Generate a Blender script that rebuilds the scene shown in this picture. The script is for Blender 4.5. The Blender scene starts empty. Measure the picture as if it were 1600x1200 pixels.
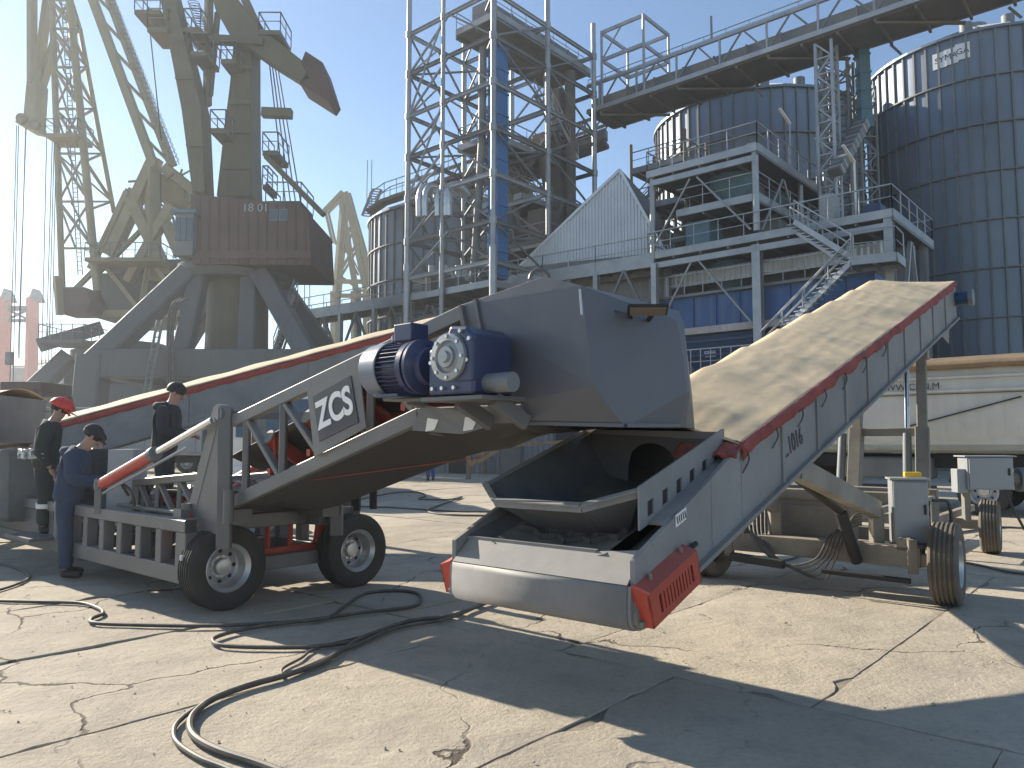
import bpy, bmesh, math, random
from mathutils import Vector, Matrix, noise
random.seed(7)
R = math.radians
V3 = Vector
SC = bpy.context.scene
COL = SC.collection

# ------------------------------------------------------------------ camera
CZ = 1.6
PITCH = math.atan(90 / 1200)
CP, SP = math.cos(PITCH), math.sin(PITCH)
cam_d = bpy.data.cameras.new('camera')
cam_d.lens = 27.0
cam_d.sensor_width = 36.0
cam_d.clip_start = 0.05
cam_d.clip_end = 5000
cam = bpy.data.objects.new('camera', cam_d)
COL.objects.link(cam)
cam.location = (0, 0, CZ)
cam.rotation_euler = (math.pi / 2 + PITCH, 0, 0)
SC.camera = cam
SC.render.resolution_x, SC.render.resolution_y = 1024, 768

# ------------------------------------------------------------------ sky, sun, exposure
SUN_AZ, SUN_EL = -50.0, 25.5          # azimuth clockwise from +Y
world = bpy.data.worlds.new('World')
SC.world = world
world.use_nodes = True
wn = world.node_tree
for n_ in list(wn.nodes):
    wn.nodes.remove(n_)
sky = wn.nodes.new('ShaderNodeTexSky')
sky.sky_type = 'NISHITA'
sky.sun_disc = False
sky.sun_elevation = R(SUN_EL)
sky.sun_rotation = R(SUN_AZ)
sky.altitude = 0
sky.air_density = 1.0
sky.dust_density = 0.15
sky.ozone_density = 2.2
bg = wn.nodes.new('ShaderNodeBackground')
bg.inputs['Strength'].default_value = 0.092
wo = wn.nodes.new('ShaderNodeOutputWorld')
wn.links.new(sky.outputs[0], bg.inputs[0])
wn.links.new(bg.outputs[0], wo.inputs[0])
sun_d = bpy.data.lights.new('sun', 'SUN')
sun_d.energy = 5.0
sun_d.angle = R(0.53)
sun_d.color = (1.0, 0.91, 0.77)
sun = bpy.data.objects.new('sun', sun_d)
COL.objects.link(sun)
to_sun = V3((math.sin(R(SUN_AZ)) * math.cos(R(SUN_EL)), math.cos(R(SUN_AZ)) * math.cos(R(SUN_EL)), math.sin(R(SUN_EL))))
sun.rotation_euler = to_sun.to_track_quat('Z', 'Y').to_euler()
sun.location = to_sun * 80
SC.view_settings.view_transform = 'Standard'
SC.view_settings.look = 'None'
SC.view_settings.gamma = 1
SC.view_settings.exposure = 0.95
SC.view_settings.use_curve_mapping = False
SC.cycles.max_bounces = 6
SC.cycles.diffuse_bounces = 3
SC.cycles.glossy_bounces = 3
SC.cycles.volume_bounces = 0

# ------------------------------------------------------------------ helpers
UP = V3((0, 0, 1))
U = V3((math.sin(R(41)), math.cos(R(41)), 0))       # yard grid: away to the right
VV = V3((-math.cos(R(41)), math.sin(R(41)), 0))     # yard grid: away to the left


def at(px, py, Y):
    u, r = (600 - py) / 1200, (px - 800) / 1200
    k = Y / (CP - u * SP)
    return V3((r * k, Y, CZ + k * (SP + u * CP)))


def gnd(px, py, z=0.0):
    u, r = (600 - py) / 1200, (px - 800) / 1200
    k = (z - CZ) / (SP + u * CP)
    return V3((r * k, k * (CP - u * SP), z))


def frame(o, x, z):
    x = x.normalized()
    y = z.cross(x).normalized()
    z = x.cross(y)
    m = Matrix((x, y, z)).transposed().to_4x4()
    m.translation = o
    return m


WM = {}


def empty(name, loc, label, cat, group=None):
    o = bpy.data.objects.new(name, None)
    COL.objects.link(o)
    o.empty_display_size = 0.3
    o.location = loc
    WM[o.name] = Matrix.Translation(loc)
    o['label'] = label
    o['category'] = cat
    if group:
        o['group'] = group
    return o


def tag(o, label=None, cat=None, group=None, kind=None):
    if label: o['label'] = label
    if cat: o['category'] = cat
    if group: o['group'] = group
    if kind: o['kind'] = kind
    return o


def link(name, me, mat, parent=None, M=None, kind=None):
    o = bpy.data.objects.new(name, me)
    COL.objects.link(o)
    if mat is not None and len(me.materials) == 0:
        me.materials.append(mat)
    M = M or Matrix()
    if parent is not None:
        o.parent = parent
        o.matrix_parent_inverse = WM[parent.name].inverted()
    o.matrix_basis = M
    WM[o.name] = M
    if kind:
        o['kind'] = kind
    return o


class MB:
    def __init__(self):
        self.v, self.f, self.s = [], [], []

    def add(self, vs, fs, smooth=False):
        k = len(self.v)
        self.v += [tuple(p) for p in vs]
        for f in fs:
            self.f.append([i + k for i in f])
            self.s.append(smooth)
        return self

    def box(self, c, sx, sy, sz, M=None):
        M = M or Matrix()
        vs = [M @ V3((c[0] + a * sx / 2, c[1] + b * sy / 2, c[2] + d * sz / 2)) for a in (-1, 1) for b in (-1, 1) for d in (-1, 1)]
        return self.add(vs, [(0, 1, 3, 2), (4, 6, 7, 5), (0, 4, 5, 1), (2, 3, 7, 6), (0, 2, 6, 4), (1, 5, 7, 3)])

    def bar(self, p, q, w, h, up=UP, ch=0.0):
        p, q = V3(p), V3(q)
        d = (q - p)
        if d.length < 1e-5: return self
        d.normalize()
        if abs(d.dot(up)) > 0.99: up = V3((1, 0, 0)) if abs(d.x) < 0.9 else V3((0, 1, 0))
        y = up.cross(d).normalized()
        z = d.cross(y)
        if ch > 0:
            a, b = w / 2, h / 2
            pr = [(a - ch, b), (-a + ch, b), (-a, b - ch), (-a, -b + ch), (-a + ch, -b), (a - ch, -b), (a, -b + ch), (a, b - ch)]
        else:
            pr = [(w / 2, h / 2), (-w / 2, h / 2), (-w / 2, -h / 2), (w / 2, -h / 2)]
        n = len(pr)
        vs = [p + y * a + z * b for a, b in pr] + [q + y * a + z * b for a, b in pr]
        fs = [(i, (i + 1) % n, n + (i + 1) % n, n + i) for i in range(n)]
        fs += [tuple(range(n - 1, -1, -1)), tuple(range(n, 2 * n))]
        return self.add(vs, fs)

    def ibeam(self, p, q, w, h, up=UP):
        t = min(w, h) * 0.14
        p, q = V3(p), V3(q)
        d = (q - p).normalized()
        if abs(d.dot(up)) > 0.99: up = U
        y = up.cross(d).normalized()
        z = d.cross(y)
        self.bar(p, q, t, h - 2 * t, z)
        for s in (-1, 1):
            self.bar(p + z * s * (h - t) / 2, q + z * s * (h - t) / 2, w, t, z)
        return self

    def tube(self, pts, r, n=8, cap=True):
        pts = [V3(p) for p in pts]
        m = len(pts)
        rr = r if isinstance(r, (list, tuple)) else [r] * m
        prev = None
        vs = []
        for i, p in enumerate(pts):
            d = (pts[min(i + 1, m - 1)] - pts[max(i - 1, 0)])
            if d.length < 1e-7: d = V3((0, 0, 1))
            d.normalize()
            if prev is None:
                a = UP if abs(d.z) < 0.9 else V3((1, 0, 0))
                x = a.cross(d).normalized()
            else:
                x = (prev - d * prev.dot(d)).normalized()
            prev = x
            y = d.cross(x)
            for k in range(n):
                t = 2 * math.pi * k / n
                vs.append(p + (x * math.cos(t) + y * math.sin(t)) * rr[i])
        fs = []
        for i in range(m - 1):
            for k in range(n):
                fs.append((i * n + k, i * n + (k + 1) % n, (i + 1) * n + (k + 1) % n, (i + 1) * n + k))
        self.add(vs, fs, True)
        if cap:
            k0 = len(self.v) - m * n
            self.f.append([k0 + k for k in range(n - 1, -1, -1)]); self.s.append(False)
            self.f.append([k0 + (m - 1) * n + k for k in range(n)]); self.s.append(False)
        return self

    def lathe(self, prof, M, n=24, smooth=True):
        """prof: list of (x along axis, radius); axis = local x"""
        vs, fs = [], []
        for x, r in prof:
            for k in range(n):
                t = 2 * math.pi * k / n
                vs.append(M @ V3((x, r * math.cos(t), r * math.sin(t))))
        for i in range(len(prof) - 1):
            for k in range(n):
                fs.append((i * n + k, (i + 1) * n + k, (i + 1) * n + (k + 1) % n, i * n + (k + 1) % n))
        return self.add(vs, fs, smooth)

    def prism(self, pts, d):
        """closed outline pts (3D), extruded by vector d"""
        n = len(pts)
        vs = [V3(p) for p in pts] + [V3(p) + d for p in pts]
        fs = [tuple(range(n - 1, -1, -1)), tuple(range(n, 2 * n))]
        fs += [(i, (i + 1) % n, n + (i + 1) % n, n + i) for i in range(n)]
        return self.add(vs, fs)

    def grid(self, fn, nu, nv, smooth=True):
        vs = [fn(i / nu, j / nv) for i in range(nu + 1) for j in range(nv + 1)]
        fs = [(i * (nv + 1) + j, (i + 1) * (nv + 1) + j, (i + 1) * (nv + 1) + j + 1, i * (nv + 1) + j + 1) for i in range(nu) for j in range(nv)]
        return self.add(vs, fs, smooth)

    def mesh(self, name='m', fix=True):
        me = bpy.data.meshes.new(name)
        me.from_pydata(self.v, [], self.f)
        if fix:
            bm = bmesh.new(); bm.from_mesh(me)
            bmesh.ops.recalc_face_normals(bm, faces=bm.faces)
            bm.to_mesh(me); bm.free()
        me.polygons.foreach_set('use_smooth', self.s)
        if any(self.s): me.set_sharp_from_angle(angle=R(38))
        me.update()
        return me

    def obj(self, name, mat, parent=None, bevel=0.0, solid=0.0, kind=None, M=None):
        o = link(name, self.mesh(name), mat, parent, M, kind)
        if solid:
            md = o.modifiers.new('solid', 'SOLIDIFY'); md.thickness = solid; md.offset = 0
        if bevel:
            md = o.modifiers.new('bevel', 'BEVEL'); md.width = bevel; md.segments = 2
            md.limit_method = 'ANGLE'; md.angle_limit = R(40)
        return o


UNIT = {}


def unit(kind, mat):
    k = (kind, mat.name)
    if k not in UNIT:
        m = MB()
        if kind == 'box':
            m.box((0, 0, 0), 1, 1, 1)
        elif kind == 'cyl':
            m.tube([(-.5, 0, 0), (.5, 0, 0)], .5, 10)
        elif kind == 'ibeam':
            m.box((0, 0, 0), 1, .14, .8)
            m.box((0, 0, .45), 1, 1, .1)
            m.box((0, 0, -.45), 1, 1, .1)
        me = m.mesh(kind)
        me.materials.append(mat)
        UNIT[k] = me
    return UNIT[k]


def member(parent, name, p, q, w, h, mat, kind='box', up=UP):
    """one straight member as an object of its own on a shared mesh"""
    p, q = V3(p), V3(q)
    d = q - p
    L = d.length
    x = d / L
    if abs(x.dot(up)) > 0.99: up = U
    y = up.cross(x).normalized()
    z = x.cross(y)
    M = Matrix((x * L, y * w, z * h)).transposed().to_4x4()
    M.translation = (p + q) / 2
    return link(name, unit(kind, mat), mat, parent, M)


def spline(pts, n=8):
    pts = [V3(p) for p in pts]
    P = [pts[0] * 2 - pts[1]] + pts + [pts[-1] * 2 - pts[-2]]
    out = []
    for i in range(1, len(P) - 2):
        a, b, c, d = P[i - 1], P[i], P[i + 1], P[i + 2]
        for k in range(n):
            t = k / n
            out.append(0.5 * (2 * b + (c - a) * t + (2 * a - 5 * b + 4 * c - d) * t * t + (3 * b - a - 3 * c + d) * t ** 3))
    out.append(pts[-1])
    return out


def railing(parent, pts, mat, h=1.1, step=1.5, r=0.03, mid=1, toe=False, name='railing'):
    m = MB()
    pts = [V3(p) for p in pts]
    for a, b in zip(pts[:-1], pts[1:]):
        n = max(1, round((b - a).length / step))
        for k in range(n + 1):
            p = a.lerp(b, k / n)
            m.bar(p, p + UP * h, r * 1.5, r * 1.5)
        m.bar(a + UP * h, b + UP * h, r * 2, r * 2)
        for j in range(mid):
            zz = h * (j + 1) / (mid + 1)
            m.bar(a + UP * zz, b + UP * zz, r * 1.2, r * 1.2)
        if toe:
            m.bar(a + UP * .1, b + UP * .1, .02, .2)
    return m.obj(name, mat, parent)


def text(parent, name, s, size, M, mat, ext=0.004, align='CENTER', kx=1.0, bold=0.0):
    cu = bpy.data.curves.new('t', 'FONT')
    cu.body = s
    cu.size = size
    cu.extrude = ext
    cu.offset = bold
    cu.align_x = align
    cu.align_y = 'CENTER'
    o = bpy.data.objects.new('t', cu)
    COL.objects.link(o)
    dg = bpy.context.evaluated_depsgraph_get()
    me = bpy.data.meshes.new_from_object(o.evaluated_get(dg))
    bpy.data.objects.remove(o)
    me.materials.clear()
    return link(name, me, mat, parent, M @ Matrix.Diagonal((kx, 1, 1, 1)))


# ------------------------------------------------------------------ materials
MATS = {}


def nd(nt, t, **kw):
    n = nt.nodes.new(t)
    for k, v in kw.items():
        setattr(n, k, v)
    return n


def paint(name, col, rough=.55, metal=0., var=.18, scale=1.5, bump=.0, bscale=30., dust=0., dcol=(.42, .36, .27), streak=0., stcol=(.1, .06, .04), spec=.5, wear=0., wcol=(.3, .2, .14)):
    m = bpy.data.materials.new(name)
    m.use_nodes = True
    nt = m.node_tree
    b = nt.nodes['Principled BSDF']
    L = nt.links.new
    geo = nd(nt, 'ShaderNodeNewGeometry')
    n1 = nd(nt, 'ShaderNodeTexNoise'); n1.inputs['Scale'].default_value = scale; n1.inputs['Detail'].default_value = 7; n1.inputs['Roughness'].default_value = .62
    L(geo.outputs['Position'], n1.inputs['Vector'])
    mx = nd(nt, 'ShaderNodeMix', data_type='RGBA')
    mx.inputs[6].default_value = (*[c * (1 - var) for c in col], 1)
    mx.inputs[7].default_value = (*[min(.95, c * (1 + var)) for c in col], 1)
    rp = nd(nt, 'ShaderNodeMapRange'); rp.inputs[1].default_value = .3; rp.inputs[2].default_value = .7
    L(n1.outputs['Fac'], rp.inputs[0]); L(rp.outputs[0], mx.inputs[0])
    out = mx.outputs[2]
    oi = nd(nt, 'ShaderNodeObjectInfo')
    hs = nd(nt, 'ShaderNodeHueSaturation')
    mr = nd(nt, 'ShaderNodeMapRange'); mr.inputs[3].default_value = 1 - var * .45; mr.inputs[4].default_value = 1 + var * .45
    L(oi.outputs['Random'], mr.inputs[0]); L(mr.outputs[0], hs.inputs['Value']); L(out, hs.inputs['Color'])
    out = hs.outputs[0]

    def over(fac, c):
        nonlocal out
        k = nd(nt, 'ShaderNodeMix', data_type='RGBA')
        L(fac, k.inputs[0]); L(out, k.inputs[6]); k.inputs[7].default_value = (*c, 1)
        out = k.outputs[2]
    if streak:
        mp = nd(nt, 'ShaderNodeMapping'); mp.inputs['Scale'].default_value = (3.2, 3.2, .22)
        L(geo.outputs['Position'], mp.inputs[0])
        n2 = nd(nt, 'ShaderNodeTexNoise'); n2.inputs['Scale'].default_value = 1.4; n2.inputs['Detail'].default_value = 5
        L(mp.outputs[0], n2.inputs['Vector'])
        r2 = nd(nt, 'ShaderNodeMapRange'); r2.inputs[1].default_value = .5; r2.inputs[2].default_value = .75; r2.inputs[4].default_value = streak
        L(n2.outputs['Fac'], r2.inputs[0]); over(r2.outputs[0], stcol)
    if wear:
        n3 = nd(nt, 'ShaderNodeTexNoise'); n3.inputs['Scale'].default_value = scale * 6; n3.inputs['Detail'].default_value = 9; n3.inputs['Roughness'].default_value = .7
        L(geo.outputs['Position'], n3.inputs['Vector'])
        r3 = nd(nt, 'ShaderNodeMapRange'); r3.inputs[1].default_value = .6; r3.inputs[2].default_value = .68; r3.inputs[4].default_value = wear
        L(n3.outputs['Fac'], r3.inputs[0]); over(r3.outputs[0], wcol)
    if dust:
        sx = nd(nt, 'ShaderNodeSeparateXYZ'); L(geo.outputs['Normal'], sx.inputs[0])
        r4 = nd(nt, 'ShaderNodeMapRange'); r4.inputs[1].default_value = .1; r4.inputs[2].default_value = .9; r4.inputs[3].default_value = dust * .25; r4.inputs[4].default_value = dust
        L(sx.outputs[2], r4.inputs[0])
        mm = nd(nt, 'ShaderNodeMath', operation='MULTIPLY'); L(r4.outputs[0], mm.inputs[0])
        r5 = nd(nt, 'ShaderNodeMapRange'); r5.inputs[1].default_value = .35; r5.inputs[2].default_value = .65; r5.inputs[3].default_value = .4
        L(n1.outputs['Fac'], r5.inputs[0]); L(r5.outputs[0], mm.inputs[1])
        over(mm.outputs[0], dcol)
    L(out, b.inputs['Base Color'])
    b.inputs['Metallic'].default_value = metal
    b.inputs['Specular IOR Level'].default_value = spec
    rr = nd(nt, 'ShaderNodeMapRange'); rr.inputs[3].default_value = max(.05, rough - .1); rr.inputs[4].default_value = min(1, rough + .12)
    L(n1.outputs['Fac'], rr.inputs[0]); L(rr.outputs[0], b.inputs['Roughness'])
    if bump:
        n4 = nd(nt, 'ShaderNodeTexNoise'); n4.inputs['Scale'].default_value = bscale; n4.inputs['Detail'].default_value = 5
        L(geo.outputs['Position'], n4.inputs['Vector'])
        bp = nd(nt, 'ShaderNodeBump'); bp.inputs['Strength'].default_value = 1; bp.inputs['Distance'].default_value = bump
        L(n4.outputs['Fac'], bp.inputs['Height']); L(bp.outputs[0], b.inputs['Normal'])
    MATS[name] = m
    return m


GREY = paint('machine_grey_paint', (.105, .11, .12), .42, var=.14, scale=1.2, dust=.5, bump=.0006, bscale=9, wear=.35, wcol=(.23, .22, .21))
HOODM = paint('hood_grey_paint', (.088, .097, .122), .42, var=.08, scale=.8, dust=.3, bump=.004, bscale=2.2)
CONVG = paint('conveyor_grey_paint', (.2, .205, .215), .62, var=.2, scale=1.6, dust=.55, streak=.35, stcol=(.2, .165, .125), bump=.0015, bscale=5, wear=.5, wcol=(.12, .11, .1), spec=.35)
CARR = paint('dusty_carriage_steel', (.2, .185, .16), .7, var=.25, scale=2.5, dust=.7, wear=.4)
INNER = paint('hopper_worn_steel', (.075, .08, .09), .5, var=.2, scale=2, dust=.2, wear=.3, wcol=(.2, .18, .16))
RED = paint('red_guard_paint', (.42, .038, .018), .5, var=.2, scale=2, dust=.25, wear=.25, wcol=(.2, .08, .06))
REDHEM = paint('faded_red_tarp_hem', (.28, .036, .03), .8, var=.35, scale=5, dust=.25, bump=.006, bscale=14)
REDROLL = paint('red_roller_paint', (.45, .045, .03), .4, var=.15, dust=.3)
TARP = paint('sand_tarpaulin', (.6, .47, .3), .8, var=.1, scale=1.6, bump=.01, bscale=3.5, wear=.12, wcol=(.4, .3, .19))
RUB = paint('black_rubber', (.022, .022, .023), .7, var=.3, scale=6, dust=.2, bump=.002, bscale=25)
TYRE = paint('tyre_rubber', (.03, .029, .028), .85, var=.25, scale=5, dust=.12)
TYRED = paint('dusty_tyre_rubber', (.12, .1, .08), .95, var=.2, scale=5, dust=.3)
RIM = paint('silver_rim_paint', (.5, .5, .5), .35, metal=.6, var=.12, scale=4, dust=.2)
BELT = paint('belt_rubber', (.035, .034, .033), .75, var=.2, scale=3, dust=.35)
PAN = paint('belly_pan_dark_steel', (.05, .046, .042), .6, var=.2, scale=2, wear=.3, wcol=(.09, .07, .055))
BLUEM = paint('motor_blue_enamel', (.022, .036, .105), .35, var=.12, scale=4, dust=.15)
BRIGHT = paint('bright_machined_steel', (.6, .6, .58), .3, metal=.8, var=.1)
CHROME = paint('chrome_rod', (.75, .75, .75), .15, metal=1., var=.05)
WHITE = paint('white_paint', (.75, .74, .7), .5, var=.08, scale=1.2, streak=.15, stcol=(.4, .33, .25))
LETTER = paint('white_lettering', (.8, .8, .8), .5, var=.04)
INK = paint('black_lettering', (.02, .02, .022), .6, var=.1)
NAVYP = paint('sign_dark_plate', (.035, .04, .055), .45, var=.1)
GALV = paint('galvanised_steel', (.33, .345, .36), .42, metal=.45, var=.2, scale=.9)
GALVD = paint('weathered_grey_steel', (.17, .18, .185), .6, metal=.2, var=.25, scale=.7)
BROWNST = paint('dusty_brown_steel', (.15, .135, .115), .75, var=.25, scale=.8)
SILO = paint('silo_galvanised_sheet', (.17, .205, .255), .45, metal=.45, var=.1, scale=.35, streak=.12, stcol=(.12, .14, .17))
CLAD = paint('zinc_corrugated_sheet', (.64, .68, .72), .35, metal=.3, var=.08, scale=.5, streak=.12, stcol=(.3, .32, .34))
BLUE = paint('blue_steel_paint', (.035, .1, .26), .5, var=.18, scale=.8, streak=.5, stcol=(.16, .17, .2))
BLUED = paint('dark_blue_steel_paint', (.015, .05, .13), .45, var=.15, scale=.7, streak=.25, stcol=(.08, .1, .13))
DUCTB = paint('blue_duct_paint', (.025, .13, .33), .45, var=.12, scale=.8, streak=.2, stcol=(.03, .07, .14))
TEAL = paint('pale_teal_duct_paint', (.08, .17, .23), .5, var=.12)
RUSTW = paint('rust_stained_white_beam', (.45, .4, .38), .7, var=.2, streak=.5, stcol=(.25, .1, .07))
OLIVE = paint('crane_olive_paint', (.11, .1, .058), .65, var=.15, scale=.5, streak=.25, stcol=(.07, .055, .035))
CRGREY = paint('crane_portal_grey_paint', (.09, .1, .108), .65, var=.12, scale=.4, streak=.25, stcol=(.07, .06, .05))
RUST = paint('rusty_brown_plate', (.1, .066, .055), .75, var=.2, scale=.6, streak=.4, stcol=(.07, .045, .035))
YELL = paint('crane_pale_yellow_paint', (.25, .225, .135), .6, var=.15, scale=.5, streak=.2, stcol=(.2, .16, .09))
YELLD = paint('crane_ochre_paint', (.2, .17, .085), .65, var=.2, scale=.5)
ORANGE = paint('far_crane_red_paint', (.5, .13, .08), .6, var=.1)
ROPE = paint('steel_rope', (.05, .05, .05), .6, var=.1)
CABLE = paint('cable_rubber', (.045, .042, .04), .6, var=.25, scale=8, dust=.35)
CABG = paint('cabinet_grey_enamel', (.3, .315, .33), .4, var=.07, dust=.3)
YEL = paint('yellow_plastic', (.7, .45, .03), .4, var=.08)
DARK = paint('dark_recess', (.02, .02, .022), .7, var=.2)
SHED = paint('shed_corrugated_sheet', (.22, .225, .225), .6, var=.2, scale=.7, streak=.3, stcol=(.1, .09, .08))
TIMB = paint('brown_timber', (.2, .14, .085), .8, var=.25, scale=3)
CANVAS = paint('grey_canvas', (.15, .155, .155), .9, var=.2, scale=2, bump=.015, bscale=4)
SKIN = paint('skin', (.42, .25, .18), .55, var=.08)
HAIR = paint('dark_hair', (.025, .02, .017), .6, var=.2)
NAVY = paint('navy_workwear_cloth', (.035, .055, .1), .9, var=.2, scale=6, bump=.008, bscale=9)
BLKJ = paint('black_jacket_cloth', (.03, .032, .036), .85, var=.2, scale=6, bump=.008, bscale=9)
GRNJ = paint('dark_green_jacket_cloth', (.035, .042, .04), .9, var=.2, scale=6, bump=.008, bscale=9)
TROUB = paint('bright_blue_trouser_cloth', (.03, .06, .22), .9, var=.2, scale=6, bump=.006, bscale=9)
HELM = paint('red_helmet_plastic', (.65, .05, .03), .3, var=.05)
SHOE = paint('black_boot_leather', (.02, .018, .016), .6, var=.2)
REFL = paint('reflective_band', (.7, .7, .68), .4, var=.05)
gl = bpy.data.materials.new('window_glass'); gl.use_nodes = True
g_ = gl.node_tree.nodes['Principled BSDF']
g_.inputs['Base Color'].default_value = (.05, .08, .1, 1); g_.inputs['Roughness'].default_value = .08; g_.inputs['Specular IOR Level'].default_value = .9
GLASS = gl


def concrete():
    m = bpy.data.materials.new('dusty_worn_concrete')
    m.use_nodes = True
    nt = m.node_tree; L = nt.links.new
    b = nt.nodes['Principled BSDF']
    geo = nd(nt, 'ShaderNodeNewGeometry')
    def noise_(sc, det=8, ro=.6, dist=0.):
        n = nd(nt, 'ShaderNodeTexNoise'); n.inputs['Scale'].default_value = sc; n.inputs['Detail'].default_value = det; n.inputs['Roughness'].default_value = ro; n.inputs['Distortion'].default_value = dist
        L(geo.outputs['Position'], n.inputs['Vector']); return n.outputs['Fac']
    def rng(f, a, b_, c=0., d=1.):
        r = nd(nt, 'ShaderNodeMapRange'); r.inputs[1].default_value = a; r.inputs[2].default_value = b_; r.inputs[3].default_value = c; r.inputs[4].default_value = d
        L(f, r.inputs[0]); return r.outputs[0]
    def mix(f, a, c):
        k = nd(nt, 'ShaderNodeMix', data_type='RGBA'); L(f, k.inputs[0])
        if isinstance(a, tuple): k.inputs[6].default_value = (*a, 1)
        else: L(a, k.inputs[6])
        k.inputs[7].default_value = (*c, 1); return k.outputs[2]
    big, mid, fine = noise_(.45, 4), noise_(2.2, 9, .68, .3), noise_(38, 4, .7)
    c = mix(rng(big, .35, .68), (.52, .45, .345), (.43, .375, .295))
    c = mix(rng(mid, .48, .7, 0, .5), c, (.29, .257, .21))
    c = mix(rng(mid, .3, .43, .45, 0), c, (.55, .485, .385))
    c = mix(rng(fine, .55, .8, 0, .3), c, (.24, .2, .155))
    pits = noise_(9, 6, .75, .6)
    pm = rng(pits, .655, .70, 0, .75)
    c = mix(pm, c, (.19, .155, .12))
    c = mix(rng(noise_(22, 8, .75, .05), .5, .66, 0, .4), c, (.27, .235, .185))
    # faint tyre-rubbed dark stains
    st = noise_(.9, 3, .5, 1.2)
    c = mix(rng(st, .6, .72, 0, .25), c, (.2, .17, .13))
    # wandering cracks
    nv = nd(nt, 'ShaderNodeTexNoise'); nv.inputs['Scale'].default_value = 1.3; nv.inputs['Detail'].default_value = 6
    L(geo.outputs['Position'], nv.inputs['Vector'])
    av = nd(nt, 'ShaderNodeVectorMath', operation='MULTIPLY_ADD'); L(nv.outputs['Color'], av.inputs[0]); av.inputs[1].default_value = (.9, .9, .9); L(geo.outputs['Position'], av.inputs[2])
    vo = nd(nt, 'ShaderNodeTexVoronoi', feature='DISTANCE_TO_EDGE'); vo.inputs['Scale'].default_value = .42
    L(av.outputs[0], vo.inputs['Vector'])
    cr0 = rng(vo.outputs['Distance'], .002, .007, 1, 0)
    gate = rng(big, .45, .55)
    cm = nd(nt, 'ShaderNodeMath', operation='MULTIPLY'); L(cr0, cm.inputs[0]); L(gate, cm.inputs[1])
    cr = cm.outputs[0]
    c = mix(cr, c, (.13, .105, .08))
    oi = nd(nt, 'ShaderNodeObjectInfo'); hs = nd(nt, 'ShaderNodeHueSaturation')
    L(rng(oi.outputs['Random'], 0, 1, .9, 1.07), hs.inputs['Value']); L(c, hs.inputs['Color'])
    L(hs.outputs[0], b.inputs['Base Color'])
    b.inputs['Roughness'].default_value = .92
    b.inputs['Specular IOR Level'].default_value = .25
    def madd(x, k, y=None):
        q = nd(nt, 'ShaderNodeMath', operation='MULTIPLY_ADD'); L(x, q.inputs[0]); q.inputs[1].default_value = k
        if y is None: q.inputs[2].default_value = 0
        else: L(y, q.inputs[2])
        return q.outputs[0]
    rgh = noise_(22, 8, .75, .05); patch = rng(noise_(.8, 3, .5), .42, .6, .25, 1.0)
    rm = nd(nt, 'ShaderNodeMath', operation='MULTIPLY'); L(rgh, rm.inputs[0]); L(patch, rm.inputs[1])
    h = madd(mid, .03); h = madd(rm.outputs[0], .014, h); h = madd(fine, .005, h); h = madd(pm, -.012, h); h = madd(cr, -.012, h); h = madd(noise_(120, 2), .001, h)
    bp = nd(nt, 'ShaderNodeBump'); bp.inputs['Strength'].default_value = 1; bp.inputs['Distance'].default_value = 1
    L(h, bp.inputs['Height']); L(bp.outputs[0], b.inputs['Normal'])
    return m


CONC = concrete()
DIRT = paint('joint_dirt', (.24, .2, .15), .95, var=.3, scale=3, bump=.01, bscale=15)
CONCF = paint('far_yard_concrete', (.42, .36, .27), .95, var=.2, scale=.2, bump=.01, bscale=4)

# ================================================================== THE SETTING: yard
S_ = -VV                                            # yard grid: to the right and nearer
gm = MB()
gm.add([(-900, -300, -.03), (900, -300, -.03), (900, 1500, -.03), (-900, 1500, -.03)], [(0, 1, 2, 3)])
ground = gm.obj('ground', CONCF)
tag(ground, kind='structure')
jb = MB()
jb.add([(-34, -3, -.016), (34, -3, -.016), (34, 48, -.016), (-34, 48, -.016)], [(0, 1, 2, 3)])
jb.obj('joint_bed', DIRT, ground)


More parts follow.
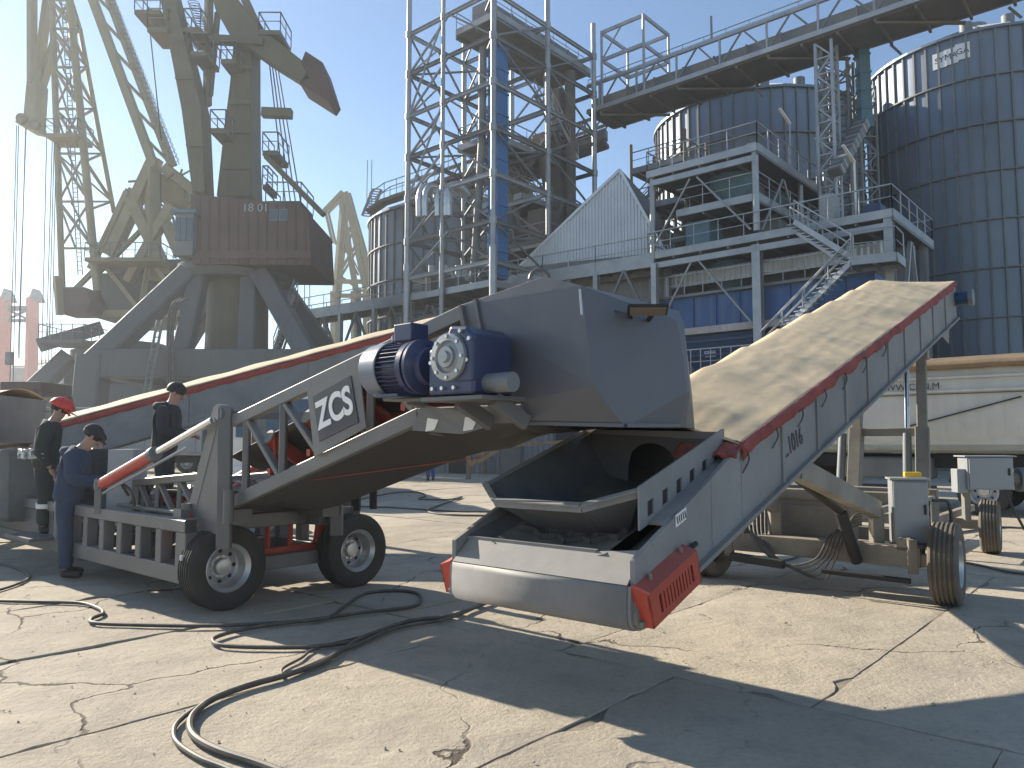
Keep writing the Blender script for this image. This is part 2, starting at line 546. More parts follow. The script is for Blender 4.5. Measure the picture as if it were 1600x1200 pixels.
def slab_mesh(seed, near, L, Wd):
    nu, ns = (60, 20) if near else (14, 5)
    m = MB()
    tilt = (random.uniform(-.004, .004), random.uniform(-.006, .006))
    o = V3((seed * 7.31, seed * 3.7, 0))
    vs = []
    for i in range(nu + 1):
        for j in range(ns + 1):
            x, y = (i / nu - .5) * L, (j / ns - .5) * Wd
            # ragged, crumbled edges
            ex = min(i, nu - i) == 0
            ey = min(j, ns - j) == 0
            jit = noise.noise(V3((x * 1.6, y * 1.6, 0)) + o) * .022 + noise.noise(V3((x * 6, y * 6, 0)) + o) * .014
            chip = max(0, noise.noise(V3((x * 2.1, y * 2.1, 4)) + o) - .32) * .28
            xx = x + ((jit - math.copysign(chip, x)) if ex else 0)
            yy = y + ((jit - math.copysign(chip, y)) if ey else 0)
            z = noise.noise(V3((x * .7, y * .7, 0)) + o) * .005 + noise.noise(V3((x * 3, y * 3, 5)) + o) * .003 + (noise.noise(V3((x * 9, y * 9, 5)) + o) * .0025 if near else 0)
            z += x * tilt[0] * .5 + y * tilt[1] * .5
            vs.append((xx, yy, z - (max(0, .002 + jit * .5) if (ex or ey) else 0)))
    fs = [(i * (ns + 1) + j, (i + 1) * (ns + 1) + j, (i + 1) * (ns + 1) + j + 1, i * (ns + 1) + j + 1) for i in range(nu) for j in range(ns)]
    m.add(vs, fs, True)
    rim = [i * (ns + 1) for i in range(nu + 1)] + [nu * (ns + 1) + j for j in range(1, ns + 1)] + [i * (ns + 1) + ns for i in range(nu - 1, -1, -1)] + [j for j in range(ns - 1, 0, -1)]
    k0 = len(m.v)
    m.v += [(m.v[r][0], m.v[r][1], -.07) for r in rim]
    for a in range(len(rim)):
        b = (a + 1) % len(rim)
        m.f.append([rim[a], rim[b], k0 + b, k0 + a]); m.s.append(False)
    me = m.mesh('slab')
    me.materials.append(CONC)
    return me


far_slabs = [slab_mesh(90 + k, False, 5.98, 1.905) for k in range(6)]
ki = 0
for row in range(-2, 9):
    u0 = 4.8 + 6 * row
    s0 = -1.77 if row % 2 == 0 else -2.70
    for j in range(-24, 24):
        s = s0 + 1.92 * (j + .5)
        c = U * (u0 + 3) + S_ * s
        if c.y < 0.5 or c.y > 42 or abs(c.x) > c.y * .72 + 4.5: continue
        ki += 1
        near = c.y < 13
        me = slab_mesh(ki, True, 5.978, 1.902) if near else far_slabs[ki % 6]
        M = frame(c + UP * random.uniform(-.006, .004), U, UP)
        link('concrete_slab', me, CONC, ground, M)

# ================================================================== generic wheel (axis = local x, outer face +x)
WT = {}


def wheel_parts(r, w, tyremat):
    k = (round(r, 3), tyremat.name)
    if k in WT: return WT[k]
    h = w / 2
    rr = r * .58
    n = 40
    t = MB()
    prof = [(-h * .82, rr), (-h * .98, r * .72), (-h * .98, r * .86), (-h * .86, r * .965)]
    gx = [-.62, -.3, 0, .3, .62]
    prof.append((-h * .8, r * .985))
    for g in gx:
        a = g * h
        prof += [(a - .05 * h - .006, r), (a - .05 * h, r - .014), (a + .05 * h, r - .014), (a + .05 * h + .006, r)]
    prof += [(h * .8, r * .985), (h * .86, r * .965), (h * .98, r * .86), (h * .98, r * .72), (h * .82, rr)]
    t.lathe(prof, Matrix(), n)
    tm = t.mesh('tyre'); tm.materials.append(tyremat)
    b = MB()
    b.lathe([(-h * .8, rr * 1.0), (h * .84, rr * 1.0), (h * .9, rr * .97), (h * .84, rr * .93), (h * .6, rr * .88), (h * .55, rr * .84), (-h * .4, rr * .8), (-h * .5, rr * .74), (-h * .42, rr * .52), (-h * .3, rr * .46), (-h * .3, rr * .36), (h * .1, rr * .32), (h * .14, rr * .26), (h * .14, 0.001)], Matrix(), n)
    rm = b.mesh('rim'); rm.materials.append(RIM)
    hl = MB()
    for i in range(8):
        a = 2 * math.pi * i / 8
        hl.lathe([(-h * .42, 0.001), (-h * .42, rr * .085), (-h * .5, rr * .09)], Matrix.Translation((0, math.cos(a) * rr * .62, math.sin(a) * rr * .62)), 10)
    hm = hl.mesh('hand_hole'); hm.materials.append(DARK)
    nt_ = MB()
    for i in range(10):
        a = 2 * math.pi * (i + .5) / 10
        nt_.tube([(-h * .32, math.cos(a) * rr * .415, math.sin(a) * rr * .415), (-h * .16, math.cos(a) * rr * .415, math.sin(a) * rr * .415)], rr * .04, 6)
    nm = nt_.mesh('wheel_nut'); nm.materials.append(BRIGHT)
    WT[k] = (tm, rm, hm, nm)
    return WT[k]


def wheel(parent, c, axis, r=.4, w=.26, mat=None, name='wheel'):
    tm, rm, hm, nm = wheel_parts(r, w, mat or TYRE)
    M = frame(c, axis, UP)
    t = link(name, tm, None, parent, M)
    q = link('rim', rm, None, t, M)
    link('hand_holes', hm, None, t, M, kind='stuff')
    link('wheel_nuts', nm, None, t, M, kind='stuff')
    return t


# ================================================================== RIGHT CONVEYOR (sand tarp, receiving hopper in front)
A = V3((math.sin(R(40.3)), math.cos(R(40.3)), 0))
SR = V3((A.y, -A.x, 0))
INC = math.tan(R(17.2))
OC = V3((.14, 4.61, 0))
KS = .7                                            # boom units to metres


def rp(l, s, z):                                  # absolute height
    return OC + A * l * KS + SR * s * KS + UP * (.48 + z * KS)


def rc(l, s, z):                                  # carriage, metres, absolute height
    return OC + A * l + SR * s + UP * z


def rb(l, s, n):                                  # n above the bottom edge of the boom
    return rp(l, s, .2 + l * INC + n)


RC = empty('tarp_covered_conveyor', OC + UP * 0, 'grey inclined belt conveyor with sand tarpaulin, red tarp hem and receiving hopper in front', 'conveyor', 'mobile belt conveyors')
LB = 12.6
HB = .76
# side panels
for s, nm in ((.93, 'side_panel'), (-.93, 'side_panel')):
    seg = [(-.02, .02, .5), (1.3, .0, .66), (1.95, 0, HB), (4.1, 0, HB), (6.2, 0, HB), (8.3, 0, HB), (10.4, 0, HB), (LB, 0.02, HB - .04)]
    for a, b in zip(seg[:-1], seg[1:]):
        m = MB()
        g = .004
        m.prism([rb(a[0] + g, s, a[1]), rb(b[0] - g, s, b[1]), rb(b[0] - g, s, b[2]), rb(a[0] + g, s, a[2])], SR * (.035 if s > 0 else -.035))
        m.obj('side_panel', CONVG, RC, bevel=.004)
    m = MB()                                       # flanges
    m.bar(rb(0, s * 1.045, .015), rb(LB, s * 1.045, .015), .09, .03)
    m.obj('bottom_flange', CONVG, RC)
    for l in (3.0, 4.1, 5.2, 6.2, 7.3, 8.3, 9.4, 10.4, 11.5):
        m = MB(); m.bar(rb(l, s * 1.055, .03), rb(l, s * 1.055, HB - .13), .03, .05, A)
        m.obj('stiffener', CONVG, RC)
# underside pan and belt
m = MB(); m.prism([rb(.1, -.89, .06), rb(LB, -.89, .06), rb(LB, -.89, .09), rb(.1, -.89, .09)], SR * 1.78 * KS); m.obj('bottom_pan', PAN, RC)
m = MB()
m.grid(lambda i, j: rb(.12 + i * (LB - .2), -.62 + 1.24 * j, .36 + .10 * abs(2 * j - 1) ** 2), 30, 8)
belt = m.obj('belt', BELT, RC)
m = MB()
for k in range(4):                                 # chevron cleats
    l0 = .44 + k * .13
    pts = []
    for q in range(9):
        s = -.56 + q * .14
        pts.append(rb(l0 + (.06 if q % 2 else -.02), s, .385 + .10 * abs(s / .62) ** 2))
    for p, q in zip(pts[:-1], pts[1:]):
        m.bar(p, q, .018, .035)
m.obj('chevron_cleats', BELT, belt, kind='stuff')
# tail box


def sheet(quads, name, mat, parent, th=.012):
    mm = MB()
    for q in quads:
        mm.add(q, [tuple(range(len(q)))])
    return mm.obj(name, mat, parent, solid=th)


w_ = .93
tpr = [(.2, .155), (.09, .15), (.03, .158), (-.015, .18), (-.045, .215), (-.058, .26), (-.06, .36), (-.055, .45), (-.05, .50)]
m = MB()
m.add([rp(a_, s_ * w_, b_) for a_, b_ in tpr for s_ in (-1, 1)], [(2 * i, 2 * i + 1, 2 * i + 3, 2 * i + 2) for i in range(len(tpr) - 1)], True)
m.obj('tail_drum_shield', CONVG, RC, solid=.01)
for s_ in (-1, 1):
    m = MB(); m.prism([rp(a_, s_ * (w_ + .004), b_) for a_, b_ in tpr] + [rp(.22, s_ * (w_ + .004), .5)], SR * s_ * .02); m.obj('tail_end_plate', CONVG, RC)
sheet([[rp(-.05, -w_, .503), rp(.16, -w_ + .02, .70), rp(.16, .52, .70), rp(-.05, w_, .503)], [rp(-.05, w_, .503), rp(.16, .52, .70), rp(.2, w_, .74)]], 'tail_cover_plate', CONVG, RC)
m = MB(); m.bar(rp(.16, -w_, .705), rp(.16, .52, .705), .03, .02); m.obj('cover_lip', CONVG, RC)
for s in (-1, 1):                                  # inner flared walls of the tail opening
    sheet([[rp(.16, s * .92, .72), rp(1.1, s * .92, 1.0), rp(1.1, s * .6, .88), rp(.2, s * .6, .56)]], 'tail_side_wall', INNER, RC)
# tail drum
m = MB(); m.tube([rp(.14, -.9, .36), rp(.14, .9, .36)], .1, 20); dr = m.obj('tail_drum', RUB, RC)
m = MB(); m.tube([rp(.06, .9, .27), rp(.06, 1.0, .27)], .065, 18); m.obj('drum_end', CARR, dr)
# red slotted guards
for s in (1, -1):
    a = A * math.cos(R(17.2)) + UP * math.sin(R(17.2))
    n = UP * math.cos(R(17.2)) - A * math.sin(R(17.2))
    o = rp(.05, s * .965, .165)
    gw, gl, gh = .1, .58, .24
    d = SR * s
    mm = MB()
    mm.prism([o + d * 0 + n * .02, o + d * gw + n * .02, o + d * gw + n * (gh - .035), o + n * gh], a * .01)
    mm.prism([o + n * gh, o + d * gw + n * (gh - .035), o + a * gl + d * gw + n * (gh - .035), o + a * gl + n * gh], n * .01)
    mm.prism([o + a * gl + n * .02, o + a * gl + d * gw + n * .02, o + a * gl + d * gw + n * (gh - .035), o + a * gl + n * gh], a * -.015)
    # outer face with slots: strips
    ns = 11
    x0, x1 = .1, .5
    def quad(xa, xb, na, nb, mmx=mm):
        mmx.prism([o + d * gw + a * xa + n * na, o + d * gw + a * xb + n * na, o + d * gw + a * xb + n * nb, o + d * gw + a * xa + n * nb], d * -.01)
    quad(0, gl, .02, .062); quad(0, gl, .165, gh - .035)
    quad(0, x0, .062, .165); quad(x1, gl, .062, .165)
    st = (x1 - x0) / ns
    for k in range(ns - 1):
        quad(x0 + (k + .5) * st + .006, x0 + (k + 1.5) * st - .006, .062, .165)
    gd = mm.obj('slotted_guard', RED, RC)
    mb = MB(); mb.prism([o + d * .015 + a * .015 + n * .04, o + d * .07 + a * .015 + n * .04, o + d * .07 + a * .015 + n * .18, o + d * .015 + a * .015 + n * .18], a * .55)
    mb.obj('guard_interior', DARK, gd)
    mt = MB(); mt.prism([o + a * .08 + n * (gh + .012), o + a * .55 + n * (gh + .012), o + a * .55 + n * (gh + .05), o + a * .08 + n * (gh + .05)], d * .01)
    mt.obj('guard_flange', RED, gd)
    for k in (.14, .5):
        mb = MB(); mb.tube([o + a * k + d * .04 + n * (gh - .01), o + a * k + d * .04 + n * (gh + .025)], .013, 8); mb.obj('bolt', CARR, gd)
    mb = MB(); mb.tube([o + a * .56 + d * .035 + n * .2, o + a * .7 + d * .035 + n * .2], .016, 10); mb.obj('take_up_rod', DARK, gd)
# maker's plate by the guard
m = MB(); m.prism([rb(.62, .985, .5), rb(.8, .985, .5), rb(.8, .985, .6), rb(.62, .985, .6)], SR * .004); m.obj('small_label', LETTER, RC)
Mx = frame(rb(.71, .993, .55), A * math.cos(R(17.2)) + UP * math.sin(R(17.2)), SR)
m = MB()
for k in range(5): m.box((-.05 + k * .025, 0, .001), .008, .045, .002, Mx)
m.obj('label_print', INK, RC)
# receiving hopper
rim = [(.40, -.92, 1.17), (.25, -.66, 1.03), (.19, .345, 1.04), (.41, .765, 1.17), (1.9, .765, 1.66), (2.05, -.92, 1.70)]
bot = [(.62, -.5, .80), (.6, -.42, .78), (.6, .3, .78), (.66, .5, .80), (1.92, .5, 1.16), (1.95, -.5, 1.16)]
RI = [rp(*q) for q in rim]; BO = [rp(*q) for q in bot]
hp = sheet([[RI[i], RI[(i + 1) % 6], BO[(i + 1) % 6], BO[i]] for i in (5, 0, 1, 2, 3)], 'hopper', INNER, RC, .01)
m = MB()
bk = [RI[4], RI[5], BO[5], BO[4]]
# back wall with an arched throat
e1, e2 = RI[4], RI[5]
nseg = 14
top = [e1.lerp(e2, i / nseg) for i in range(nseg + 1)]
lowp = [BO[4].lerp(BO[5], i / nseg) for i in range(nseg + 1)]
arch = []
for i in range(nseg + 1):
    t = i / nseg
    x = (t - .47) / .27
    hgt = math.sqrt(max(0, 1 - x * x)) * .82 if abs(x) < 1 else 0
    arch.append(lowp[i].lerp(top[i], hgt))
for i in range(nseg):
    m.add([top[i], top[i + 1], arch[i + 1], arch[i]], [(0, 1, 2, 3)])
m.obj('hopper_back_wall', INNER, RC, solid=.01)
sheet([[top[i] + A * .25 + UP * .02 for i in (2, nseg - 2)] + [lowp[i] + A * .25 for i in (nseg - 2, 2)]], 'throat_curtain', RUB, hp)
m = MB()
for i in range(6):
    p, q = RI[i], RI[(i + 1) % 6]
    m.bar(p, q, .012, .05)
m.obj('hopper_rim', CONVG, hp)
# front lip of the hopper catches the light
for i in (0, 1, 2):
    p, q = RI[i], RI[i + 1]
    d = (q - p).normalized(); nn = d.cross(UP).normalized()
    if nn.dot(A) > 0: nn = -nn
    m = MB(); m.prism([p + UP * .028, q + UP * .028, q + nn * .035 + UP * .012, p + nn * .035 + UP * .012], UP * .008); m.obj('rim_flange', CONVG, hp)
# skirt with square sight windows
w0, w1 = rp(.36, .80, 0), rp(1.98, .80, 0)
def sk(t, n): return rb(.36 + t * 1.62, .80, .56 + n)
wins = [(.08 + k * .155, .08 + k * .155 + .062) for k in range(6)]
m = MB()
def strip(t0, t1, n0, n1):
    m.prism([sk(t0, n0), sk(t1, n0), sk(t1, n1), sk(t0, n1)], SR * -.012)
strip(0, 1, 0, .06); strip(0, 1, .19, .36)
prev = 0
for a_, b_ in wins:
    strip(prev, a_, .06, .19); prev = b_
strip(prev, 1, .06, .19)
sko = m.obj('hopper_skirt', CONVG, RC)
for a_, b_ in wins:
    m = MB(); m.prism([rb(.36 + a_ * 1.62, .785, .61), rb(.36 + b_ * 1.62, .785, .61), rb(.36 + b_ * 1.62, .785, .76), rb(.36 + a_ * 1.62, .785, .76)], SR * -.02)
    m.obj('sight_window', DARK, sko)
m = MB(); m.bar(rb(.5, .86, .57), rb(1.98, .86, .66), .12, .02); m.obj('skirt_ledge', CONVG, RC)
# loose tarp end and sand tarpaulin
def tarp_fn(i, j, l0=1.93, l1=LB):
    l = l0 + i * (l1 - l0)
    x = 2 * j - 1
    rx = -.3 + .05 * noise.noise(V3((l * .7, 2, 2)))
    prof = .4 * (1 - max(0, (x - rx) / (1 - rx)) ** 1.25) if x > rx else .4 * max(0, (x + 1) / (rx + 1)) ** .85
    crown = 0
    ph = (l * .8) % 1.0
    sag = -.06 * math.sin(math.pi * ph) ** .6 * (1 - x * x)
    wr = noise.noise(V3((l * .8, x * 1.2, 3))) * .018
    wr2 = noise.noise(V3((l * 5 + x * 2, x * 1.5, 7))) * .008 + noise.noise(V3((l * 1.2, x * 7, 1))) * .006
    end = min(1, (l1 - l) / .9)
    return rb(l, x * .99, HB + .015 + (prof + crown + sag) * (.35 + .65 * end) + wr + wr2)
m = MB(); m.grid(tarp_fn, 220, 48); m.obj('tarpaulin', TARP, RC, solid=.006)
for s in (1, -1):
    def hem(i, j, s=s):
        l = 1.93 + i * (LB - 1.95)
        dz = .13 + .06 * noise.noise(V3((l * 2.3, 4 * s, 2))) + .03 * noise.noise(V3((l * 9, 2 * s, 2)))
        out = .985 + .03 * math.sin(j * 2.2) + .018 * noise.noise(V3((l * 4, j * 2, 4)))
        return rb(l, s * out, HB + .03 - j * dz)
    m = MB(); m.grid(hem, 180, 4); m.obj('red_hem', REDHEM, RC, solid=.005)
m = MB()
m.grid(lambda i, j: rb(1.7 + .26 * i, .35 + .68 * j, HB - .03 + .07 * i + .06 * noise.noise(V3((i * 5, j * 9, 1)))), 8, 16); m.obj('loose_hem_end', REDHEM, RC, solid=.005)
for l in (2.0, 2.75, 3.5, 4.3, 5.1, 6.0, 7.0):
    m = MB(); z0 = HB - .06
    m.tube(spline([rb(l, 1.02, z0), rb(l + .02, 1.03, z0 - .1), rb(l - .06, 1.0, z0 - .2)], 4), .006, 5); m.obj('lashing_cord', CABLE, RC)
# number on the side
Mx = frame(rb(3.3, .99, .36), A * math.cos(R(17.2)) + UP * math.sin(R(17.2)), SR)
text(RC, 'side_number', 'L.1016', .2, Mx, PAN, .001, kx=.8)
# head end
m = MB(); m.tube([rb(LB + .02, -.9, .42), rb(LB + .02, .9, .42)], .17, 20); m.obj('head_drum', RUB, RC)
m = MB(); m.tube([rb(LB - .05, .97, .42), rb(LB - .05, 1.22, .42)], .1, 16); dm = m.obj('drive_motor', BLUED, RC)
m = MB(); m.tube([rb(LB - .05, 1.22, .42), rb(LB - .05, 1.3, .42)], .12, 16); m.obj('motor_cowl', GALVD, dm)
for s in (-.8, .8):
    sheet([[rb(LB - .35, s, .05), rb(LB + .2, s, -.05), rb(LB + .05, s, -.5), rb(LB - .75, s, -.12)]], 'discharge_flap', CONVG, RC)

# ---- carriage
def rpb(p, q, w, h, name='beam', mat=CARR, par=None, ch=.008):
    mm = MB(); mm.bar(p, q, w, h, UP, ch); return mm.obj(name, mat, par or RC)
ax1, ax2 = 5.06, 6.35
rpb(rc(ax1, -1.15, .44), rc(ax1, .95, .44), .2, .2, 'axle_beam')
rpb(rc(ax2, -1.0, .5), rc(ax2, .95, .5), .14, .16, 'cross_beam')
for s in (-.95, .8):
    rpb(rc(ax1 - .1, s, .56), rc(ax2 + .3, s, .56), .12, .12, 'chassis_beam')
for l in (ax1 + .35, ax2):
    rpb(rc(l, -.98, 1.0), rc(l, .85, 1.0), .1, .11, 'upper_rail')
    for s in (-.95, .8):
        rpb(rc(l, s, .5), rc(l, s, .96), .09, .09, 'rail_post')
for s in (-.95, .8):
    rpb(rc(ax1 + .35, s, .94), rc(ax2, s, .94), .08, .08, 'side_rail')
rpb(rc(ax1 + .1, .5, .44), rc(ax1 + .1, .5, .9), .12, .12, 'strut_pedestal')
rpb(rc(ax1 + .1, -.6, .44), rc(ax1 + .1, -.6, .9), .12, .12, 'strut_pedestal')
# wheels
for l, s in ((ax1, 1.17), (ax1, -1.35)):
    sg = 1 if s > 0 else -1
    wheel(RC, rc(l, s, .4), SR * sg + A * .08, .4, .27, TYRED)
    rpb(rc(l, s - sg * .36, .42), rc(l, s - sg * .08, .4), .12, .12, 'stub_axle')
    rpb(rc(l - .12, s - sg * .28, .28), rc(l - .12, s - sg * .28, .62), .05, .09, 'steering_knuckle')
    rpb(rc(l + .14, s - sg * .25, .32), rc(l + .14, s - sg * .25, .56), .05, .05, 'knuckle_pin')
rpb(rc(ax1 - .28, .05, .24), rc(ax1 - .28, .9, .23), .05, .05, 'track_rod', DARK)
rpb(rc(ax1 - .3, -.95, .3), rc(ax1 - .3, -.35, .27), .09, .09, 'steering_cylinder', DARK)
# power pack case between the rails
pc = rc(ax1 + .55, -.38, 0)
Mb = frame(pc, SR, UP)
m = MB(); m.box((0, 0, .68), 1.0, .42, .5, Mb); pk = m.obj('power_pack_case', CARR, RC, bevel=.012)
m = MB(); m.box((0, -.22, .68), .84, .02, .38, Mb); m.obj('case_panel', CARR, pk)
m = MB(); m.box((0, 0, .945), 1.12, .48, .03, Mb); m.obj('case_lid', CARR, pk)
for x_ in (-.53, .53):
    m = MB(); m.box((x_, -.08, .74), .05, .25, .46, Mb); m.obj('case_bracket', CARR, pk)
# red brace left of the case
for a_, b_, w_b in ((rc(ax1 + .1, -1.02, .5), rc(ax1 + .3, -.98, 1.12), .09), (rc(ax1 + .45, -.95, .5), rc(ax1 + .3, -.98, 1.12), .07)):
    m = MB(); m.bar(a_, b_, w_b, .06); m.obj('red_brace', RED, RC)
# support strut, cylinder, bracket under the boom
for s in (.75, -.75):
    m = MB(); m.box((0, 0, -.08), .22, .09, .24, frame(rb(4.0, s, 0), A, UP)); m.obj('boom_bracket', CARR, RC, bevel=.01)
rpb(rb(4.0, .75, -.15), rc(ax1 + .1, .5, .88), .12, .18, 'strut', CARR)
rpb(rb(4.0, -.75, -.15), rc(ax1 + .1, -.6, .88), .12, .18, 'strut', CARR)
m = MB(); m.tube([rb(4.0, .6, -.15), rc(ax1 - .55, .34, .9)], .04, 12); cy = m.obj('hydraulic_cylinder', DARK, RC)
m = MB(); m.tube([rc(ax1 - .55, .34, .9), rc(ax1 - .14, .36, .36)], .06, 12); m.obj('cylinder_barrel', DARK, cy)
# telescopic posts of the rear frame
pst = []
for s, top_s in ((-.1, -.1), (.69, .62)):
    b0 = rc(ax2, s, .5); t0 = OC + A * 6.9 + SR * top_s + UP * (.62 + 6.9 * INC - .08)
    pst.append((b0, t0))
    mid_ = b0.lerp(t0, .58)
    rpb(b0, mid_, .15, .15, 'post_sleeve'); rpb(mid_, t0, .11, .11, 'post')
    off = SR * -.17
    m = MB(); m.tube([b0 + off, b0.lerp(t0, .55) + off], .05, 12); c2 = m.obj('lift_cylinder', GALVD, RC)
    m = MB(); m.tube([b0.lerp(t0, .55) + off, b0.lerp(t0, .97) + off], .03, 10); m.obj('cylinder_rod', CHROME, c2)
rpb(pst[0][1] - SR * .3, pst[1][1] + SR * .08, .12, .13, 'post_head_beam')
rpb(pst[0][0].lerp(pst[0][1], .56), pst[1][0].lerp(pst[1][1], .56), .08, .1, 'tie_beam')
# control cabinet
def cabinet(parent, c, ax, w, d, h, name='control_cabinet'):
    Mc = frame(c, ax, UP)
    m = MB(); m.box((0, 0, h / 2), w, d, h, Mc); cb = m.obj(name, CABG, parent, bevel=.012)
    m = MB(); m.box((0, -d / 2 - .012, h / 2), w * .94, .02, h * .94, Mc); dd = m.obj('cabinet_door', CABG, cb, bevel=.006)
    m = MB(); m.box((w * .38, -d / 2 - .03, h * .55), .02, .02, .1, Mc); m.obj('door_latch', DARK, cb)
    m = MB(); m.box((0, 0, h + .012), w * 1.12, d * 1.14, .02, Mc); m.obj('cabinet_roof', CABG, cb)
    return cb, Mc
c1 = rc(ax1 + .25, .78, .54)
cb, Mc = cabinet(RC, c1, V3((.95, -.3, 0)), .34, .28, .66)
for k in range(4):
    m = MB(); m.tube([Mc @ V3((.17, -.02, .2 + k * .11)), Mc @ V3((.2, -.02, .2 + k * .11))], .022, 8); m.obj('push_button', (RED, DARK, DARK, YEL)[k], cb)
m = MB(); m.box((.05, 0, .715), .16, .1, .05, Mc); m.obj('yellow_remote', YEL, cb, bevel=.01)
rpb(rc(ax1 - .02, .78, .53), rc(ax1 + .5, .78, .53), .36, .03, 'cabinet_tray')
# hydraulic hoses
def hose(parent, pts, r=.014, mat=CABLE, name='hydraulic_hose'):
    m = MB(); m.tube(spline(pts, 8), r, 7); return m.obj(name, mat, parent)
for k in range(5):
    o = .05 * k
    hose(RC, [rc(ax1 + .2, -.95 + o, .78 + .04 * k), rc(ax1 - .15, -.75 + o, .5 - .03 * k), rc(ax1 - .22, -.4 + o * 2, .26 - .03 * k), rc(ax1 - .2, -.05 + o, .34), rc(ax1 - .15, .12 + o, .62 + .04 * k), rc(ax1 + .1, .35, .72 + .03 * k)], .012)
hose(RC, [c1 + V3((.2, -.1, .45)), c1 + V3((.36, -.12, .42)), c1 + V3((.36, -.1, .1)), c1 + V3((.2, 0, -.02))], .018)
# ================================================================== second wheeled unit behind, at the right edge
WU = empty('wheeled_control_unit', V3((6.9, 11.2, 0)), 'small wheeled unit with grey control cabinet and motor at the right edge, behind the conveyor', 'control unit')
wu = V3((6.9, 11.2, 0))
for sg in (1, -1):
    wheel(WU, wu + UP * .38 - SR * (0 if sg > 0 else 2.0), SR * sg + A * .1, .38, .26, TYRED)
def ub(p, q, w, h, name, mat=CARR):
    mm = MB(); mm.bar(p, q, w, h, UP, .006); return mm.obj(name, mat, WU)
ub(wu + UP * .4 - SR * .15, wu + UP * .4 - SR * 1.85, .12, .14, 'axle_beam')
for s in (.5, 1.5): ub(wu - SR * s + A * -1.0 + UP * .52, wu - SR * s + A * 1.6 + UP * .52, .1, .1, 'frame_rail')
ub(wu - SR * .25 - A * .25 + UP * .45, wu - SR * .25 - A * .25 + UP * .96, .09, .09, 'cabinet_stand')
cb2, Mc2 = cabinet(WU, wu + V3((-.1, -.1, .92)), V3((.99, -.1, 0)), .62, .3, .46)
m = MB(); m.tube([Mc2 @ V3((.42, 0, .14)), Mc2 @ V3((.62, 0, .14))], .17, 16); hm_ = m.obj('hydraulic_motor', GALVD, WU)
m = MB(); m.tube([Mc2 @ V3((.3, 0, .14)), Mc2 @ V3((.42, 0, .14))], .1, 12); m.obj('motor_flange', CARR, hm_)
m = MB(); m.box((-.36, 0, .12), .14, .2, .34, Mc2); m.obj('junction_box', CABG, WU, bevel=.01)
ub(wu - SR * .5 - A * 1.0 + UP * .52, wu - SR * .5 - A * 1.0 + UP * .1, .07, .07, 'jack_leg')
ub(wu - SR * 1.5 + A * 1.5 + UP * .52, wu - SR * 1.5 + A * 1.5 + UP * .0, .07, .07, 'jack_leg')
hose(WU, [Mc2 @ V3((.2, -.1, 0)), Mc2 @ V3((.25, -.3, -.35)), Mc2 @ V3((.5, -.1, -.6)), Mc2 @ V3((.7, 0, -.3)), Mc2 @ V3((.6, 0, .1))], .018)

# ================================================================== LEFT CONVEYOR (luffing truss boom with discharge hood)
B = -VV                                             # along the boom, towards the hood
C = -U                                              # towards the camera side
HC = V3((.56, 5.15, 0))
BI = .292


def zp(t, c, z): return HC + B * t + C * (.9 * c - .06) + UP * z


def zl(t): return 1.055 + (t + 3.67) * BI


def zb(t, c, n): return zp(t, c, zl(t) + n)


ZC = empty('truss_boom_conveyor', V3((-3.3, 8.3, 0)), 'grey luffing truss conveyor with discharge hood, blue motor and white lettered sign', 'conveyor', 'mobile belt conveyors')


def zbar(p, q, w, h, name, mat=GREY, ch=.008, up=UP, par=None):
    mm = MB(); mm.bar(p, q, w, h, up, ch); return mm.obj(name, mat, par or ZC)


def TH(t): return .755 - (t + 3.67) * .062


for c in (.62, -.62):
    zbar(zb(-3.95, c, 0), zb(-1.16, c, 0), .09, .12, 'lower_chord')
    zbar(zb(-1.18, c, 0), zp(-.2, c, 1.78), .09, .12, 'lower_chord')
    zbar(zb(-3.75, c, TH(-3.75)), zb(-.72, c, TH(-.72)), .09, .11, 'upper_chord')
    ts = [-3.55, -2.95, -2.35, -1.75, -1.2]
    for k, t in enumerate(ts):
        zbar(zb(t, c, .05), zb(t, c, TH(t) - .05), .07, .06, 'truss_post')
        if k < len(ts) - 1:
            a, b = (t, ts[k + 1])
            zbar(zb(a + .04, c, TH(a) - .06), zb(b - .04, c, .06), .07, .05, 'truss_diagonal')
for t in (-3.55, -2.35, -1.2):
    zbar(zb(t, -.6, 0), zb(t, .6, 0), .08, .08, 'cross_beam')
# weld-bright top edge of the chord is paint; belt in trough
m = MB()
m.grid(lambda i, j: zb(-4.0 + 3.7 * i, -.52 + 1.04 * j, .36 + .2 * max(0, abs(2 * j - 1) - .3)), 18, 12)
m.obj('carrying_belt', BELT, ZC, solid=.012)
for t in (-3.25, -2.65, -2.05, -1.45):
    for s in (1, -1):
        m = MB(); m.tube([zb(t, s * .2, .26), zb(t, s * .57, .46)], .068, 16); ro = m.obj('idler_roller', REDROLL, ZC)
        m = MB(); m.tube([zb(t, s * .57, .46), zb(t, s * .585, .468)], .07, 16); m.obj('roller_end_cap', CARR, ro)
    m = MB(); m.tube([zb(t, -.18, .25), zb(t, .18, .25)], .065, 14); m.obj('idler_roller', REDROLL, ZC)
    zbar(zb(t + .05, -.6, .14), zb(t + .05, .6, .14), .05, .06, 'idler_frame', RED)
    for s in (1, -1):
        zbar(zb(t + .05, s * .5, .14), zb(t + .05, s * .55, .42), .04, .03, 'idler_bracket', RED)
